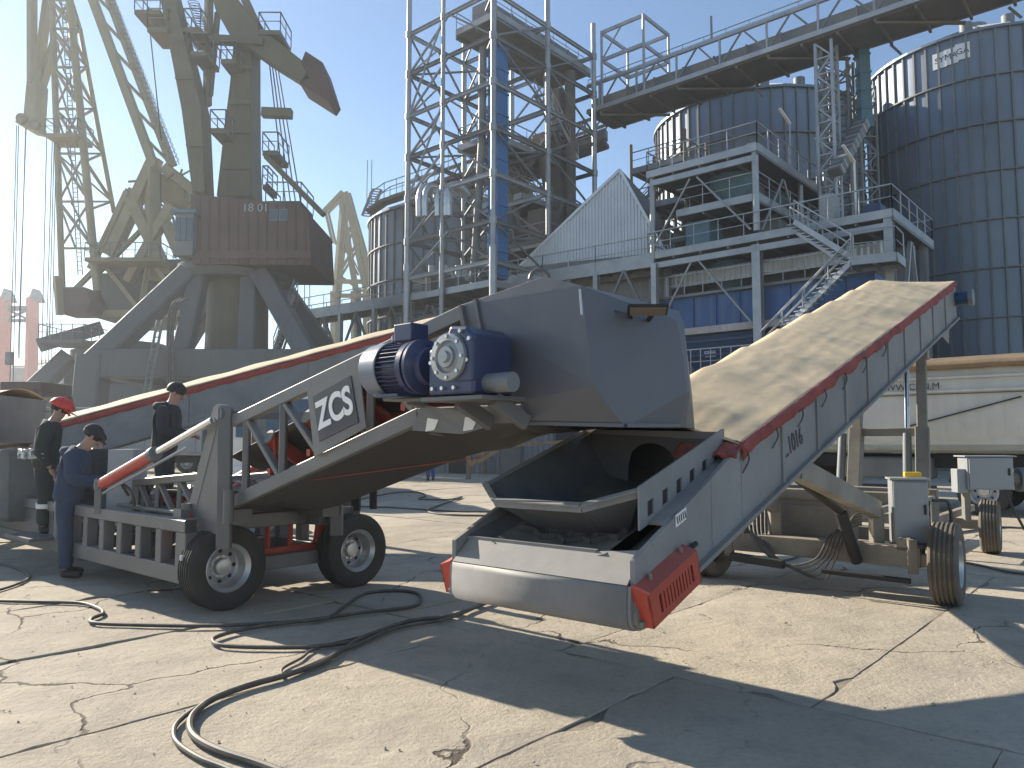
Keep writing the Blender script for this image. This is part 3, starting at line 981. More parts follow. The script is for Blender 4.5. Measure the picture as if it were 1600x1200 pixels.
# belly pan, slightly V shaped, seen from below
m = MB()
def belly(i, j):
    t = -3.8 + 3.6 * i
    x = 2 * j - 1
    zz = zl(t) if t < -1.17 else zl(-1.17)
    return zp(t, x * .6, zz - .06 - .20 * (1 - abs(x)) * min(1, (t + 3.8) / .7) * min(1, max(0.25, (-.3 - t) / .6)))
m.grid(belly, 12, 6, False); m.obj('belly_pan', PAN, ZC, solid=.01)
zbar(zb(-2.6, .55, -.09), zb(-1.2, -.1, -.3), .008, .008, 'red_pull_cord', REDHEM, 0)
zbar(zb(-1.18, .5, -.1), zb(-1.18, -.3, -.24), .08, .05, 'pan_rib', GREY)
# bent gusset plates on the chord with white reflective markers
m = MB(); m.prism([zp(-1.2, .685, 1.68), zp(-1.1, .685, 1.86), zp(-.55, .685, 1.78), zp(-.45, .685, 1.7), zp(-.7, .685, 1.65)], C * .012); m.obj('gusset_plate', GREY, ZC)
for t0 in (-1.05, -.68):
    m = MB(); m.prism([zp(t0, .70, 1.67), zp(t0 + .09, .70, 1.68), zp(t0 + .13, .70, 1.75), zp(t0 + .02, .70, 1.765)], C * .004); m.obj('reflective_marker', REFL, ZC)
# sign
ct = -2.09
xb = (B + UP * BI).normalized()
Ms = frame(zb(ct, .70, .34), xb, C)
m = MB(); m.prism([Ms @ V3(p) for p in ((-.37, -.29, 0), (.33, -.25, 0), (.37, .25, 0), (-.33, .27, 0))], C * .012); sg = m.obj('sign_plate', GREY, ZC)
m = MB(); m.box((0, 0, .016), .52, .38, .008, Ms); m.obj('sign_dark_panel', NAVYP, sg)
text(sg, 'sign_lettering', 'ZCS', .31, Ms @ Matrix.Translation((0, 0, .024)), LETTER, .003, kx=.84, bold=.009)
# ---- drive: motor and gearbox
MZ = 2.09
MC = 1.0
SM = .79
Mm = frame(zp(-1.265, MC, MZ), B, UP) @ Matrix.Scale(SM, 4)
m = MB(); m.lathe([(-.01, .002), (-.01, .15), (.005, .2), (.03, .228), (.24, .238), (.25, .23)], Mm, 32); cowl = None
m2 = MB(); m2.lathe([(.15, .19), (.5, .19), (.5, .225), (.56, .225), (.56, .15)], Mm, 32); mot = m2.obj('drive_motor', BLUEM, ZC)
m.obj('fan_cowl', paint('cowl_grey_blue_enamel', (.16, .19, .25), .35, var=.1, dust=.3), mot)
m = MB()
for k in range(34):
    a = 2 * math.pi * k / 34
    if 1.2 < a < 1.95: continue
    d = V3((0, math.cos(a), math.sin(a)))
    e = V3((0, -math.sin(a), math.cos(a)))
    pts = [V3((.25, 0, 0)) + d * .185 + e * .004, V3((.25, 0, 0)) + d * .185 - e * .004, V3((.25, 0, 0)) + d * .226 - e * .003, V3((.25, 0, 0)) + d * .226 + e * .003]
    m.prism([Mm @ p for p in pts], B * .25 * SM)
m.obj('cooling_fins', BLUEM, mot, kind='stuff')
m = MB(); m.box((.43, .02, .3), .22, .2, .15, Mm); m.obj('terminal_box', BLUEM, mot, bevel=.008)
m = MB(); m.box((.33, 0, -.235), .3, .34, .03, Mm); m.obj('motor_foot', BLUEM, mot, bevel=.004)
m = MB()
pr = [Mm @ V3((.24, .022 * math.cos(a) * 1.2, .265 + .03 * math.sin(a))) for a in [i * math.pi / 6 for i in range(13)]]
m.tube(pr, .009, 6); m.obj('eye_bolt', BRIGHT, mot)
m = MB(); m.lathe([(.56, .15), (.6, .235), (.63, .235), (.66, .16), (.72, .15), (.72, .002)], Mm, 28); m.obj('coupling_bell', BLUEM, mot)
Mg = frame(zp(-.36, MC - .03, MZ - .02), B, UP) @ Matrix.Scale(.85, 4)
m = MB()
m.prism([Mg @ V3(p) for p in ((-.26, -.2, -.22), (.2, -.2, -.22), (.2, -.2, .2), (.12, -.2, .26), (-.04, -.2, .28), (-.1, -.2, .16), (-.26, -.2, .12))], Mg.to_3x3() @ V3((0, .42, 0)))
gb = m.obj('gearbox', BLUEM, ZC, bevel=.018)
Mf = frame(Mg @ V3((-.03, -.2, .05)), C, UP) @ Matrix.Scale(.85, 4)
m = MB(); m.lathe([(0, .175), (.035, .17), (.04, .12), (.02, .11), (.03, .08), (.055, .075), (.055, .045), (.075, .04), (.075, .001)], Mf, 28)
m.obj('shaft_flange', GALV, gb)
for k in range(8):
    a = 2 * math.pi * k / 8
    m = MB(); m.tube([Mf @ V3((.03, .148 * math.cos(a), .148 * math.sin(a))), Mf @ V3((.05, .148 * math.cos(a), .148 * math.sin(a)))], .012, 6); m.obj('flange_bolt', BRIGHT, gb)
for x_, z_ in ((-.2, -.17), (-.1, -.17), (.02, -.17), (-.22, .02), (.15, .02), (.17, .17), (.08, .23)):
    m = MB(); p = Mg @ V3((x_, -.2, z_)); m.tube([p, p + C * .02], .013, 8); m.obj('gearbox_bolt', BRIGHT, gb)
m = MB(); m.box((.11, -.19, .02), .18, .04, .3, Mg); m.obj('gearbox_cover', BLUEM, gb, bevel=.01)
m = MB(); p = Mg @ V3((.05, -.05, -.14)); m.tube([p + B * .1, p + B * .33], .06, 14); m.obj('oil_pipe', GALVD, gb)
# torque bracket under the drive
m = MB(); m.box((-.02, .02, -.245), .62, .46, .03, Mg); m.obj('drive_base_plate', GREY, ZC, bevel=.004)
for t in (-.5, -.2):
    zbar(zp(t, .95, MZ - .23), zp(t + .04, .66, 1.72), .05, .1, 'drive_bracket')
zbar(zp(-1.2, .85, MZ - .2), zp(-.6, .85, MZ - .215), .26, .025, 'motor_base_plate')
for t in (-1.15, -.75):
    zbar(zp(t, .8, MZ - .21), zp(t + .08, .66, zl(max(t, -1.17)) + .06), .04, .04, 'motor_bracket')
# ---- discharge hood
hpts = {'TL': (715, 478, 5.23), 'T1': (850, 432, 4.75), 'T2': (908, 446, 4.56), 'TR': (1056, 500, 4.76), 'M': (928, 604, 4.5), 'ML': (742, 640, 5.2),
        'R': (1074, 612, 4.75), 'B0': (812, 664, 4.98), 'B1': (977, 668, 4.56), 'B2': (1060, 668, 4.76), 'R2': (1062, 522, 4.76)}
loc = {k: at(*v) for k, v in hpts.items()}
Nc = lambda p: (p - HC).dot(C) + .06
def mir(p): return p - C * (2 * Nc(p))
bm = bmesh.new()
for k, p in loc.items():
    bm.verts.new(p)
    q = mir(p)
    bm.verts.new(q)
bmesh.ops.convex_hull(bm, input=bm.verts)
bmesh.ops.dissolve_limit(bm, angle_limit=R(2.5), verts=bm.verts, edges=bm.edges)
bmesh.ops.recalc_face_normals(bm, faces=bm.faces)
kill = [f for f in bm.faces if f.normal.z < -.93]
bmesh.ops.delete(bm, geom=kill, context='FACES')
hm = bpy.data.meshes.new('hood'); bm.to_mesh(hm); bm.free()
hood = link('discharge_hood', hm, HOODM, ZC)
md = hood.modifiers.new('solid', 'SOLIDIFY'); md.thickness = .008; md.offset = -1
md = hood.modifiers.new('bevel', 'BEVEL'); md.width = .006; md.segments = 2; md.limit_method = 'ANGLE'; md.angle_limit = R(14)
# bottom flange of the hood
for a_, b_ in (('B0', 'B1'), ('B1', 'B2')):
    m = MB(); m.bar(loc[a_] + UP * .012, loc[b_] + UP * .012, .05, .022); m.obj('hood_flange', HOODM, hood)
p = at(843, 436, 4.85)
m = MB(); m.tube([p + V3((math.cos(a) * .06, 0, math.sin(a) * .06 + .0)) for a in [i * math.pi / 8 for i in range(9)]], .014, 8); m.obj('lifting_lug', HOODM, hood)
# seam strips of the head box left of the hood
for a_, b_ in (((722, 478, 5.19), (740, 560, 5.14)), ((745, 468, 5.12), (762, 558, 5.06))):
    m = MB(); m.bar(at(*a_) - C * -.01, at(*b_) - C * -.01, .022, .03, C); m.obj('seam_strip', GREY, hood)
m = MB(); m.bar(at(906, 452, 4.55), at(909, 492, 4.53), .012, .012); m.obj('edge_glint', BRIGHT, hood)  # bright strip imitating the short glint of light on the hood's edge
# floodlight on its bracket
Mfl = frame(at(1012, 484, 4.5), V3((1, -.12, -.02)), V3((0, .25, 1))) @ Matrix.Scale(.7, 4)
m = MB(); m.box((0, 0, 0), .34, .2, .028, Mfl); fl = m.obj('floodlight', DARK, hood, bevel=.008)
m = MB(); m.box((0, 0, -.017), .3, .16, .006, Mfl); m.obj('floodlight_glass', paint('floodlight_lens', (.2, .17, .13), .2, var=.1), fl)
for s in (-1, 1):
    m = MB(); m.bar(Mfl @ V3((s * .1 - .05, .1, .01)), Mfl @ V3((s * .07 - .05, .28, .02)), .02, .02); m.obj('floodlight_bracket', DARK, fl)
m = MB(); m.tube(spline([Mfl @ V3((-.15, .1, 0)), Mfl @ V3((-.3, .15, .05)), Mfl @ V3((-.34, .3, .02))], 6), .008, 6); m.obj('floodlight_wire', CABLE, fl)
# ---- mast, luffing cylinder
for c in (.70, -.70):
    zbar(zp(-4.45, c, .72), zp(-3.92, c, 1.9), .07, .16, 'mast_leg')
    zbar(zp(-3.78, c, .62), zp(-3.82, c, 1.92), .07, .13, 'mast_leg')
    m = MB(); m.prism([zp(-4.36, c + .03, .74), zp(-3.84, c + .03, .74), zp(-3.87, c + .03, 1.86)], C * -.02); m.obj('mast_web', GREY, ZC)
    m = MB(); m.tube([zp(-3.88, c - .06, 1.86), zp(-3.88, c + .06, 1.86)], .09, 16); m.obj('mast_pin', GREY, ZC)
    s = 1 if c > 0 else -1
    p0, p1 = zp(-6.1, s * .9, 1.14), zp(-3.88, s * .8, 1.8)
    m = MB(); m.tube([p0, p0.lerp(p1, .5)], .065, 16); cyl = m.obj('luffing_cylinder', REDROLL, ZC)
    m = MB(); m.tube([p0.lerp(p1, .5), p1], .035, 12); m.obj('cylinder_rod', CHROME, cyl)
    m = MB(); m.tube([p0.lerp(p1, .485), p0.lerp(p1, .52)], .075, 16); m.obj('cylinder_gland', GREY, cyl)
    m = MB(); m.tube([p0 - UP * .11, p0.lerp(p1, .8) - UP * .12], .016, 8); m.obj('hydraulic_pipe', GALV, cyl)
    m = MB(); m.tube([p0 - (p1 - p0).normalized() * .07 + C * .05, p0 - (p1 - p0).normalized() * .07 - C * .05], .07, 12); m.obj('clevis', GREY, cyl)
    zbar(zp(-6.17, s * .9, .8), zp(-6.17, s * .9, 1.16), .12, .08, 'cylinder_post')
zbar(zp(-3.88, -.75, 1.86), zp(-3.88, .75, 1.86), .08, .08, 'mast_cross_beam')
for c in (.76,):
    m = MB(); m.tube([zp(-3.62, c, .86), zp(-3.62, c, 1.16)], .05, 12); m.obj('pin_housing', GREY, ZC)
    m = MB(); m.tube([zp(-4.4, c, .82), zp(-4.4, c, 1.0)], .055, 12); m.obj('pin_housing', GREY, ZC)
# ---- tail truss behind the mast
def zt(t, c, n): return zp(t, c, .78 + (t + 4.0) * .03 + n)
for c in (.6, -.6):
    zbar(zt(-5.9, c, 0), zt(-3.9, c, 0), .09, .11, 'tail_chord')
    zbar(zt(-5.9, c, .42), zt(-4.1, c, .5), .08, .08, 'tail_chord')
    for k in range(4):
        t = -5.85 + k * .5
        zbar(zt(t, c, 0), zt(t, c, .44), .06, .05, 'truss_post')
        zbar(zt(t + .04, c, .42), zt(t + .46, c, .03), .06, .04, 'truss_diagonal')
m = MB(); m.grid(lambda i, j: zt(-5.9 + 2.0 * i, -.5 + j, .2 + .2 * max(0, abs(2 * j - 1) - .3)), 8, 10); m.obj('tail_belt', BELT, ZC, solid=.012)
for t in (-5.5, -4.8):
    for s in (1, -1):
        m = MB(); m.tube([zt(t, s * .22, .13), zt(t, s * .55, .34)], .065, 14); ro = m.obj('idler_roller', REDROLL, ZC)
        m = MB(); m.tube([zt(t, s * .55, .34), zt(t, s * .565, .35)], .067, 14); m.obj('roller_end_cap', GALV, ro)
# ---- chassis along the yard grid
K = V3((-3.05, 7.35, 0))
NW = -U                                            # outward, towards the camera side


def cp(v, u, z): return K + VV * v + U * u + UP * z


for u in (0, 1.9):
    zbar(cp(-.02, u, .8), cp(6.5, u, .8), .12, .12, 'chassis_top_rail')
    zbar(cp(-.02, u, .34), cp(6.5, u, .34), .12, .16, 'chassis_bottom_rail')
    for k in range(8):
        v = .06 + k * .46
        zbar(cp(v, u, .42), cp(v, u, .74), .12, .12 if k else .2, 'chassis_post', up=VV)
    m = MB(); m.prism([cp(3.45, u - .03, .42), cp(6.45, u - .03, .42), cp(6.45, u - .03, .74), cp(3.45, u - .03, .74)], U * .06); m.obj('chassis_web', GREY, ZC)
for v in (.05, 1.5, 3.0, 4.6, 6.3):
    zbar(cp(v, .06, .36), cp(v, 1.84, .36), .14, .14, 'chassis_cross_member')
zbar(cp(.05, -.05, .8), cp(.05, 1.95, .8), .14, .14, 'chassis_end_rail')
m = MB(); m.box((0, 0, .88), 1.7, 1.6, .04, frame(cp(1.2, .95, 0), VV, UP)); m.obj('turntable_deck', GREY, ZC, bevel=.01)
m = MB(); m.lathe([(.72, .7), (.72, .75), (.86, .75), (.86, .7)], frame(cp(1.0, .95, 0), UP, U), 30); m.obj('slewing_ring', GREY, ZC)
for c in (.55, -.55):
    zbar(zp(-4.4, c, .9), zp(-3.7, c, .9), .2, .14, 'turntable_pedestal')
    zbar(zp(-4.0, c, .9), zp(-3.85, c, 1.05), .14, .2, 'turntable_pedestal')
# ---- wheels across the front end, suspension
ND = -VV                                           # outward normal of the front end
w1, w2 = V3((-2.78, 7.5, .4)), V3((-1.78, 8.66, .4))
for c in (w1, w2):
    wheel(ZC, c, ND, .4, .27, TYRE)
    zbar(c - ND * .12, c - ND * .55, .12, .12, 'stub_axle', RED)
    zbar(c - ND * .3 - U * .25 + UP * .02, c - ND * .3 - U * .18 + UP * .5, .07, .1, 'suspension_arm', RED)
    zbar(c - ND * .3 + U * .25 + UP * .02, c - ND * .3 + U * .18 + UP * .5, .07, .1, 'suspension_arm', RED)
    zbar(c - ND * .35 - U * .3 + UP * .5, c - ND * .35 + U * .3 + UP * .5, .16, .1, 'bogie_beam', GREY)
zbar(w1 - ND * .3 + UP * .03, w2 - ND * .3 + UP * .03, .11, .11, 'red_axle_tube', RED)
zbar(w1 - ND * .36 + UP * .44, w2 - ND * .36 + U * .3 + UP * .44, .22, .18, 'end_bolster', GREY)
for f_ in (.42, .6):
    p = w1.lerp(w2, f_) - ND * .28
    zbar(p + UP * .0, p + UP * .42, .05, .05, 'suspension_link', RED)
p = w2 - ND * .1 + U * .12
zbar(p + UP * .42, p + UP * .85, .1, .1, 'outrigger_leg', DARK); zbar(p + UP * .42 + U * .25, p + UP * .85 + U * .25, .08, .08, 'outrigger_leg', DARK)
m = MB(); p = cp(.0, -.06, .52) + ND * .05; m.box((0, 0, 0), .1, .03, .05, frame(p, U, UP)); m.obj('side_marker', REFL, ZC, bevel=.01)
# pump tray, hoses and cabinet on the chassis
m = MB(); m.box((0, 0, 1.06), .32, .3, .9, frame(V3((-4.58, 9.2, 0)), V3((1, -.1, 0)), UP)); pb = m.obj('pump_cabinet', CABG, ZC, bevel=.01)
for k in range(9):
    a = random.uniform(0, 6)
    p = cp(1.9 + random.uniform(-.25, .25), .3 + random.uniform(-.2, .2), 1.0)
    hose(ZC, [p, p + V3((.1 * math.cos(a), .1 * math.sin(a), .14)), p + V3((.2 * math.cos(a + 1), .2 * math.sin(a), .06)), p + V3((.28 * math.cos(a + 1), .2 * math.sin(a + .6), -.1))], .016)
m = MB(); m.box((0, 0, .42), .9, .34, .04, frame(cp(3.75, -.16, 0), VV, UP)); m.obj('step', GREY, ZC)
m = MB(); m.box((0, 0, .6), 1.6, 1.5, .03, frame(cp(2.65, 1.0, 0), VV, UP)); m.obj('walk_deck', GREY, ZC)
# ---- fabric skirted tail hopper at the left edge
hcx = cp(5.5, .1, 0)
def skf(i, j):
    a = i * 2 * math.pi
    hw, hd = 1.0, .7
    x = max(-1, min(1, 1.4 * math.cos(a))) * hw
    y = max(-1, min(1, 1.4 * math.sin(a))) * hd
    fl = 1 + .10 * j + .03 * noise.noise(V3((x * 3, y * 3, j * 3)))
    return hcx + VV * x * fl + U * (y * fl + .35) + UP * (.55 + .95 * j + .03 * noise.noise(V3((x * 4, y * 4, j * 2))))
m = MB(); m.grid(skf, 60, 12); m.obj('hopper_skirt_canvas', CANVAS, ZC, solid=.01)
m = MB()
m.grid(lambda i, j: at(28 + 40 * i, 702 + 15 * j + 4 * noise.noise(V3((i * 5, j * 5, 2))), 9.55 + .12 * noise.noise(V3((i * 7, j * 5, 5)))), 14, 8); m.obj('crumpled_sheet', WHITE, ZC, solid=.01)

# ================================================================== REAR CONVEYOR with thin sand tarp
def conveyor_simple(name, label, p0, p1, hw, hb, legs, head=False):
    ax = (p1 - p0); hx = V3((ax.x, ax.y, 0)).normalized(); sd = V3((hx.y, -hx.x, 0))
    xn = ax.normalized()
    e = empty(name, V3((p0.x, p0.y, 0)), label, 'conveyor', 'mobile belt conveyors')
    L = ax.length
    n = max(2, round(L / 2.2))
    for s in (1, -1):
        for k in range(n):
            a, b = p0 + xn * (L * k / n + .004) + sd * s * hw, p0 + xn * (L * (k + 1) / n - .004) + sd * s * hw
            m = MB(); m.prism([a, b, b - UP * hb, a - UP * hb], sd * s * .03); m.obj('side_panel', CONVG, e)
        m = MB(); m.grid(lambda i, j: p0 + xn * L * i + sd * s * (hw + .045 + .012 * noise.noise(V3((i * 30, j, s)))) - UP * (j * (.1 + .03 * noise.noise(V3((i * 40, 3, s)))) - .01), 60, 2); m.obj('red_hem', REDHEM, e, solid=.004)
    m = MB()
    m.grid(lambda i, j: p0 + xn * L * i + sd * (2 * j - 1) * (hw + .05) + UP * (.02 + .15 * (1 - abs(2 * j - 1) ** 1.6) * (1 - .1 * math.sin(i * L * 3.1) ** 2) + .008 * noise.noise(V3((i * 20, j * 5, 2)))), 70, 16)
    m.obj('tarpaulin', TARP, e, solid=.005)
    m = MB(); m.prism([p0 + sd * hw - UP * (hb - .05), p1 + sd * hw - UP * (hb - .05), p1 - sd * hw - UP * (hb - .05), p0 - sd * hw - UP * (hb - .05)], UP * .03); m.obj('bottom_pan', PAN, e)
    for f in legs:
        c = p0.lerp(p1, f)
        zt_ = c.z - hb
        for s in (1, -1):
            b0 = V3((c.x, c.y, .4)) + sd * s * (hw + .35)
            m = MB(); m.bar(b0, V3((c.x, c.y, zt_)) + sd * s * hw, .14, .14); m.obj('leg', CARR, e)
            wheel(e, V3((c.x, c.y, .4)) + sd * s * (hw + .55), sd * s, .4, .27, TYRED)
        m = MB(); m.bar(V3((c.x, c.y, .42)) - sd * (hw + .5), V3((c.x, c.y, .42)) + sd * (hw + .5), .16, .16); m.obj('axle_beam', CARR, e)
    for pe in (p0, p1):
        m = MB(); m.prism([pe + sd * hw, pe - sd * hw, pe - sd * hw - UP * hb, pe + sd * hw - UP * hb], xn * .02); m.obj('end_plate', CONVG, e)
    for pe, nm in ((p1 - xn * .3, 'head_drum'), (p0 + xn * .3, 'tail_drum')):
        m = MB(); m.tube([pe - UP * hb * .5 - sd * hw, pe - UP * hb * .5 + sd * hw], hb * .3, 16); m.obj(nm, RUB, e)
    return e


conveyor_simple('tarp_covered_conveyor', 'long grey conveyor with thin sand tarpaulin rising behind the truss conveyor, at left centre', at(102, 664, 12.3), at(775, 483, 15.0), .75, .6, (.2, .4))
conveyor_simple('tarp_covered_conveyor', 'tarp covered conveyor end cut off by the left edge behind the red helmet worker', at(-330, 672, 12.4), at(36, 622, 12.9), .8, .75, (.45, .92))

# ================================================================== SILOS
def silo(name, label, c, R_, zt, nst, nring, roof=3.2, arc=(150, 330), letters=None, grp='grain silos'):
    e = empty(name, V3((c[0], c[1], 0)), label, 'silo', grp)
    c = V3((c[0], c[1], 0))
    hring = zt / nring
    # wall sheets, a little curved, each a piece of its own
    dth = 2 * math.pi / nst
    m = MB()
    ns = 4
    vs = []
    for j in range(2):
        for i in range(ns + 1):
            a = -dth / 2 + dth * i / ns
            vs.append(V3((math.cos(a) * R_, math.sin(a) * R_, j * (hring - .02))))
    m.add(vs, [(i, i + 1, ns + 2 + i, ns + 1 + i) for i in range(ns)], True)
    me = m.mesh('wall_sheet', False); me.materials.append(SILO)
    st = MB()
    st.box((R_ + .06, 0, 0), .14, .12, 1.0)
    sme = st.mesh('stiffener'); sme.materials.append(GALVD)
    core = MB(); core.lathe([(0, R_ - .12), (zt - .05, R_ - .12)], frame(c, UP, U), 48); core.obj('wall_core', GALVD, e)
    for k in range(nst):
        th = k * dth
        d = V3((math.cos(th), math.sin(th), 0))
        tocam = (-c).normalized()
        if d.dot(tocam) < -.25: continue
        for r in range(nring):
            if (r + .5) * hring < 4: continue
            Mr = Matrix.Translation(c + UP * (r * hring) + d * random.uniform(-.012, .012)) @ Matrix.Rotation(th, 4, 'Z')
            link('wall_sheet', me, SILO, e, Mr)
        Mr = Matrix.Translation(c + UP * (zt / 2)) @ Matrix.Rotation(th + dth / 2, 4, 'Z') @ Matrix.Diagonal((1, 1, zt, 1))
        link('stiffener', sme, GALVD, e, Mr)
    for r in range(1, nring):
        m = MB(); pr = [(r * hring + h_, R_ + q) for h_, q in ((-.05, .0), (-.05, .2), (.05, .2), (.05, .0))]
        m.lathe(pr, frame(c, UP, U), 64); m.obj('wind_ring', GALVD, e)
    m = MB(); m.lathe([(zt - .12, R_ + .02), (zt - .12, R_ + .25), (zt + .05, R_ + .25), (zt + roof, .9), (zt + roof + .5, .9), (zt + roof + .5, .01)], frame(c, UP, U), 48, False)
    rf = m.obj('roof', SILO, e)
    for k in range(24):
        a = 2 * math.pi * k / 24
        d = V3((math.cos(a), math.sin(a), 0))
        m = MB(); m.bar(c + d * R_ + UP * (zt + .12), c + d * 1.0 + UP * (zt + roof + .05), .12, .14); m.obj('roof_rib', GALVD, rf)
    for k in range(5):
        a = -2.2 + k * .42
        d = V3((math.cos(a), math.sin(a), 0))
        p = c + d * R_ * .8 + UP * (zt + roof * .2)
        m = MB(); m.tube([p, p + UP * .7], .4, 10); m.obj('roof_vent', GALVD, rf)
    # eave rail
    m = MB()
    for k in range(60):
        a0, a1 = 2 * math.pi * k / 60, 2 * math.pi * (k + 1) / 60
    return e, c


right_silo, cR = silo('grain_silo', 'largest ribbed grey grain silo at the right edge, with three white letter plates', (34.3, 55.0), 7.3, 28.6, 56, 9)
mid_silo, cM = silo('grain_silo', 'ribbed grey grain silo behind the steel platforms, left of the largest silo', (19.2, 59.0), 7.65, 26.1, 56, 8)
left_silo, cL = silo('grain_silo', 'pale ribbed grain silo left of the tall steel tower, lit along its left side', (-4.5, 64.0), 7.4, 19.6, 52, 7)
silo('grain_silo', 'shaded grain silo seen through the steel tower behind the ribbed gable', (7.5, 66.0), 7.0, 19.0, 36, 7)
# letter plates SY MA GA on the right silo
for k, s in enumerate(('SY', 'MA', 'GA')):
    ray = at(1468 + k * 18, 93 - k * 7, 1.0)
    px = [(1468, 95), (1486, 88), (1504, 80)][k]
    u, r = (600 - px[1]) / 1200, (px[0] - 800) / 1200
    d = V3((r, CP - u * SP, SP + u * CP)); o = V3((0, 0, CZ))
    # intersect with the silo cylinder
    a = d.x ** 2 + d.y ** 2; b = 2 * (d.x * (o.x - cR.x) + d.y * (o.y - cR.y)); cc = (o.x - cR.x) ** 2 + (o.y - cR.y) ** 2 - 7.36 ** 2
    t = (-b - math.sqrt(max(0, b * b - 4 * a * cc))) / (2 * a)
    p = o + d * t
    n = V3((p.x - cR.x, p.y - cR.y, 0)).normalized()
    Mp = frame(p, UP.cross(n), n)
    m = MB(); m.box((0, 0, .02), .86, 1.1, .02, Mp); pl = m.obj('letter_plate', LETTER, right_silo)
    text(pl, 'plate_lettering', s, .55, Mp @ Matrix.Translation((0, 0, .04)), INK, .004)
# roof catwalk and stair on the left silo
cw = [at(577, 332, 57.5), at(600, 316, 57), at(765, 262, 52.5)]
m = MB()
for a, b in zip(cw[:-1], cw[1:]): m.bar(a, b, .9, .25)
wk = m.obj('roof_catwalk', BROWNST, left_silo)
railing(wk, [p + UP * .1 for p in cw], GALV, 1.4, 1.2, .03)
railing(wk, [p + UP * .1 + V3((.3, .9, 0)) for p in cw], GALV, 1.4, 1.2, .03)
m = MB()
a, b = at(566, 337, 57.5), at(583, 295, 57.5)
m.bar(a, b, .1, .2); m.bar(a + V3((.6, .2, 0)), b + V3((.6, .2, 0)), .1, .2)
for k in range(12): q = a.lerp(b, k / 11); m.bar(q, q + V3((.6, .2, 0)), .2, .04)
m.obj('roof_stair', GALV, left_silo)
for px in (573, 580, 640, 700):
    p = at(px, 330 if px < 600 else 310, 57.4)
    m = MB(); m.bar(p, p + UP * 4, .05, .05); m.obj('aerial', GALV, left_silo)

# long brown truss gallery climbing from the left silo to the tower
SG = empty('sloping_gallery', at(760, 690, 57), 'brown sloping truss gallery climbing from the left silo roof through the steel tower', 'conveyor bridge')
ga, gb_ = at(640, 318, 60), at(944, 214, 55)
gd_ = (gb_ - ga).normalized(); gs = V3((-gd_.y, gd_.x, 0)).normalized()
for s_ in (0, 1.8):
    member(SG, 'bottom_chord', ga + gs * s_, gb_ + gs * s_, .2, .24, BROWNST)
    member(SG, 'top_chord', ga + gs * s_ + UP * 1.7, gb_ + gs * s_ + UP * 1.7, .16, .2, BROWNST)
    for k in range(11):
        p, q = ga.lerp(gb_, k / 11) + gs * s_, ga.lerp(gb_, (k + 1) / 11) + gs * s_
        member(SG, 'gallery_post', p, p + UP * 1.7, .1, .1, BROWNST)
        member(SG, 'gallery_diagonal', p, q + UP * 1.7, .09, .09, BROWNST)
m = MB(); m.prism([ga, gb_, gb_ + gs * 1.8, ga + gs * 1.8], UP * -.25); m.obj('gallery_floor', BROWNST, SG)
m = MB(); m.prism([ga + UP * .2 + gs * .5, gb_ + UP * .2 + gs * .5, gb_ + UP * .2 + gs * 1.4, ga + UP * .2 + gs * 1.4], UP * .7); m.obj('conveyor_case', GALVD, SG)

# ================================================================== STEEL TOWER
PT = V3((-1.05, 42.0, 0))


def tw(u, v, z): return PT + U * u + VV * v + UP * z


TW = empty('steel_tower', tw(0, 0, 0), 'tall open steel frame tower with diagonal braces and a blue duct inside', 'tower')
US = (0, 4.95, 9.9)
VS = (0, 7.2)
ZTOP = 29.5
lev = [5.2, 9.0, 11.6, 13.9, 16.6, 19.25, 21.9, 24.6, 27.2]
posts = [(0, 0), (4.95, 0), (9.9, 0), (0, 7.2), (4.95, 7.2), (9.9, 7.2), (0, 4.1)]
for u, v in posts:
    thick = .32 if (u, v) != (0, 4.1) else .24
    member(TW, 'post', tw(u, v, 0), tw(u, v, 12.5), thick * 1.35, thick * 1.35, GALV, 'cyl')
    member(TW, 'post', tw(u, v, 12.5), tw(u, v, ZTOP), thick, thick, GALV, 'cyl')
    for z in lev:
        m = MB(); m.tube([tw(u, v, z - .2), tw(u, v, z + .2)], thick * .66, 10); m.obj('joint_sleeve', GALV, TW)
for zi, z in enumerate(lev):
    ed = [((0, 0), (0, 7.2)), ((0, 0), (4.95, 0)), ((4.95, 0), (9.9, 0)), ((4.95, 7.2), (0, 7.2)), ((4.95, 7.2), (9.9, 7.2)), ((4.95, 0), (4.95, 7.2)), ((9.9, 0), (9.9, 7.2))]
    for (a, b) in ed:
        member(TW, 'ring_beam', tw(*a, z), tw(*b, z), .16, .24, GALVD if zi % 2 else GALV, 'ibeam')
    member(TW, 'plan_brace', tw(0, 0, z), tw(4.95, 7.2, z), .1, .1, GALVD)
    if zi % 2: member(TW, 'plan_brace', tw(4.95, 0, z), tw(0, 7.2, z), .1, .1, GALVD)
    if zi < len(lev) - 1 and zi >= 2:
        z2 = lev[zi + 1]
        for a, b in (((0, 0), (0, 7.2)), ((4.95, 7.2), (0, 7.2)), ((9.9, 0), (9.9, 7.2)), ((4.95, 0), (4.95, 7.2))):
            mid_ = ((a[0] + b[0]) / 2, (a[1] + b[1]) / 2)
            member(TW, 'diagonal_brace', tw(*b, z), tw(*mid_, z2), .11, .11, GALV)
            member(TW, 'diagonal_brace', tw(*a, z), tw(*mid_, z2), .11, .11, GALVD)
        for u0, u1 in ((0, 4.95), (4.95, 9.9)):
            q = zi % 2
            member(TW, 'diagonal_brace', tw(u0 if q else u1, 0, z), tw(u1 if q else u0, 0, z2), .1, .1, GALVD)
            member(TW, 'diagonal_brace', tw((u0 + u1) / 2, 7.2, z), tw(u0, 7.2, z2), .1, .1, GALVD)
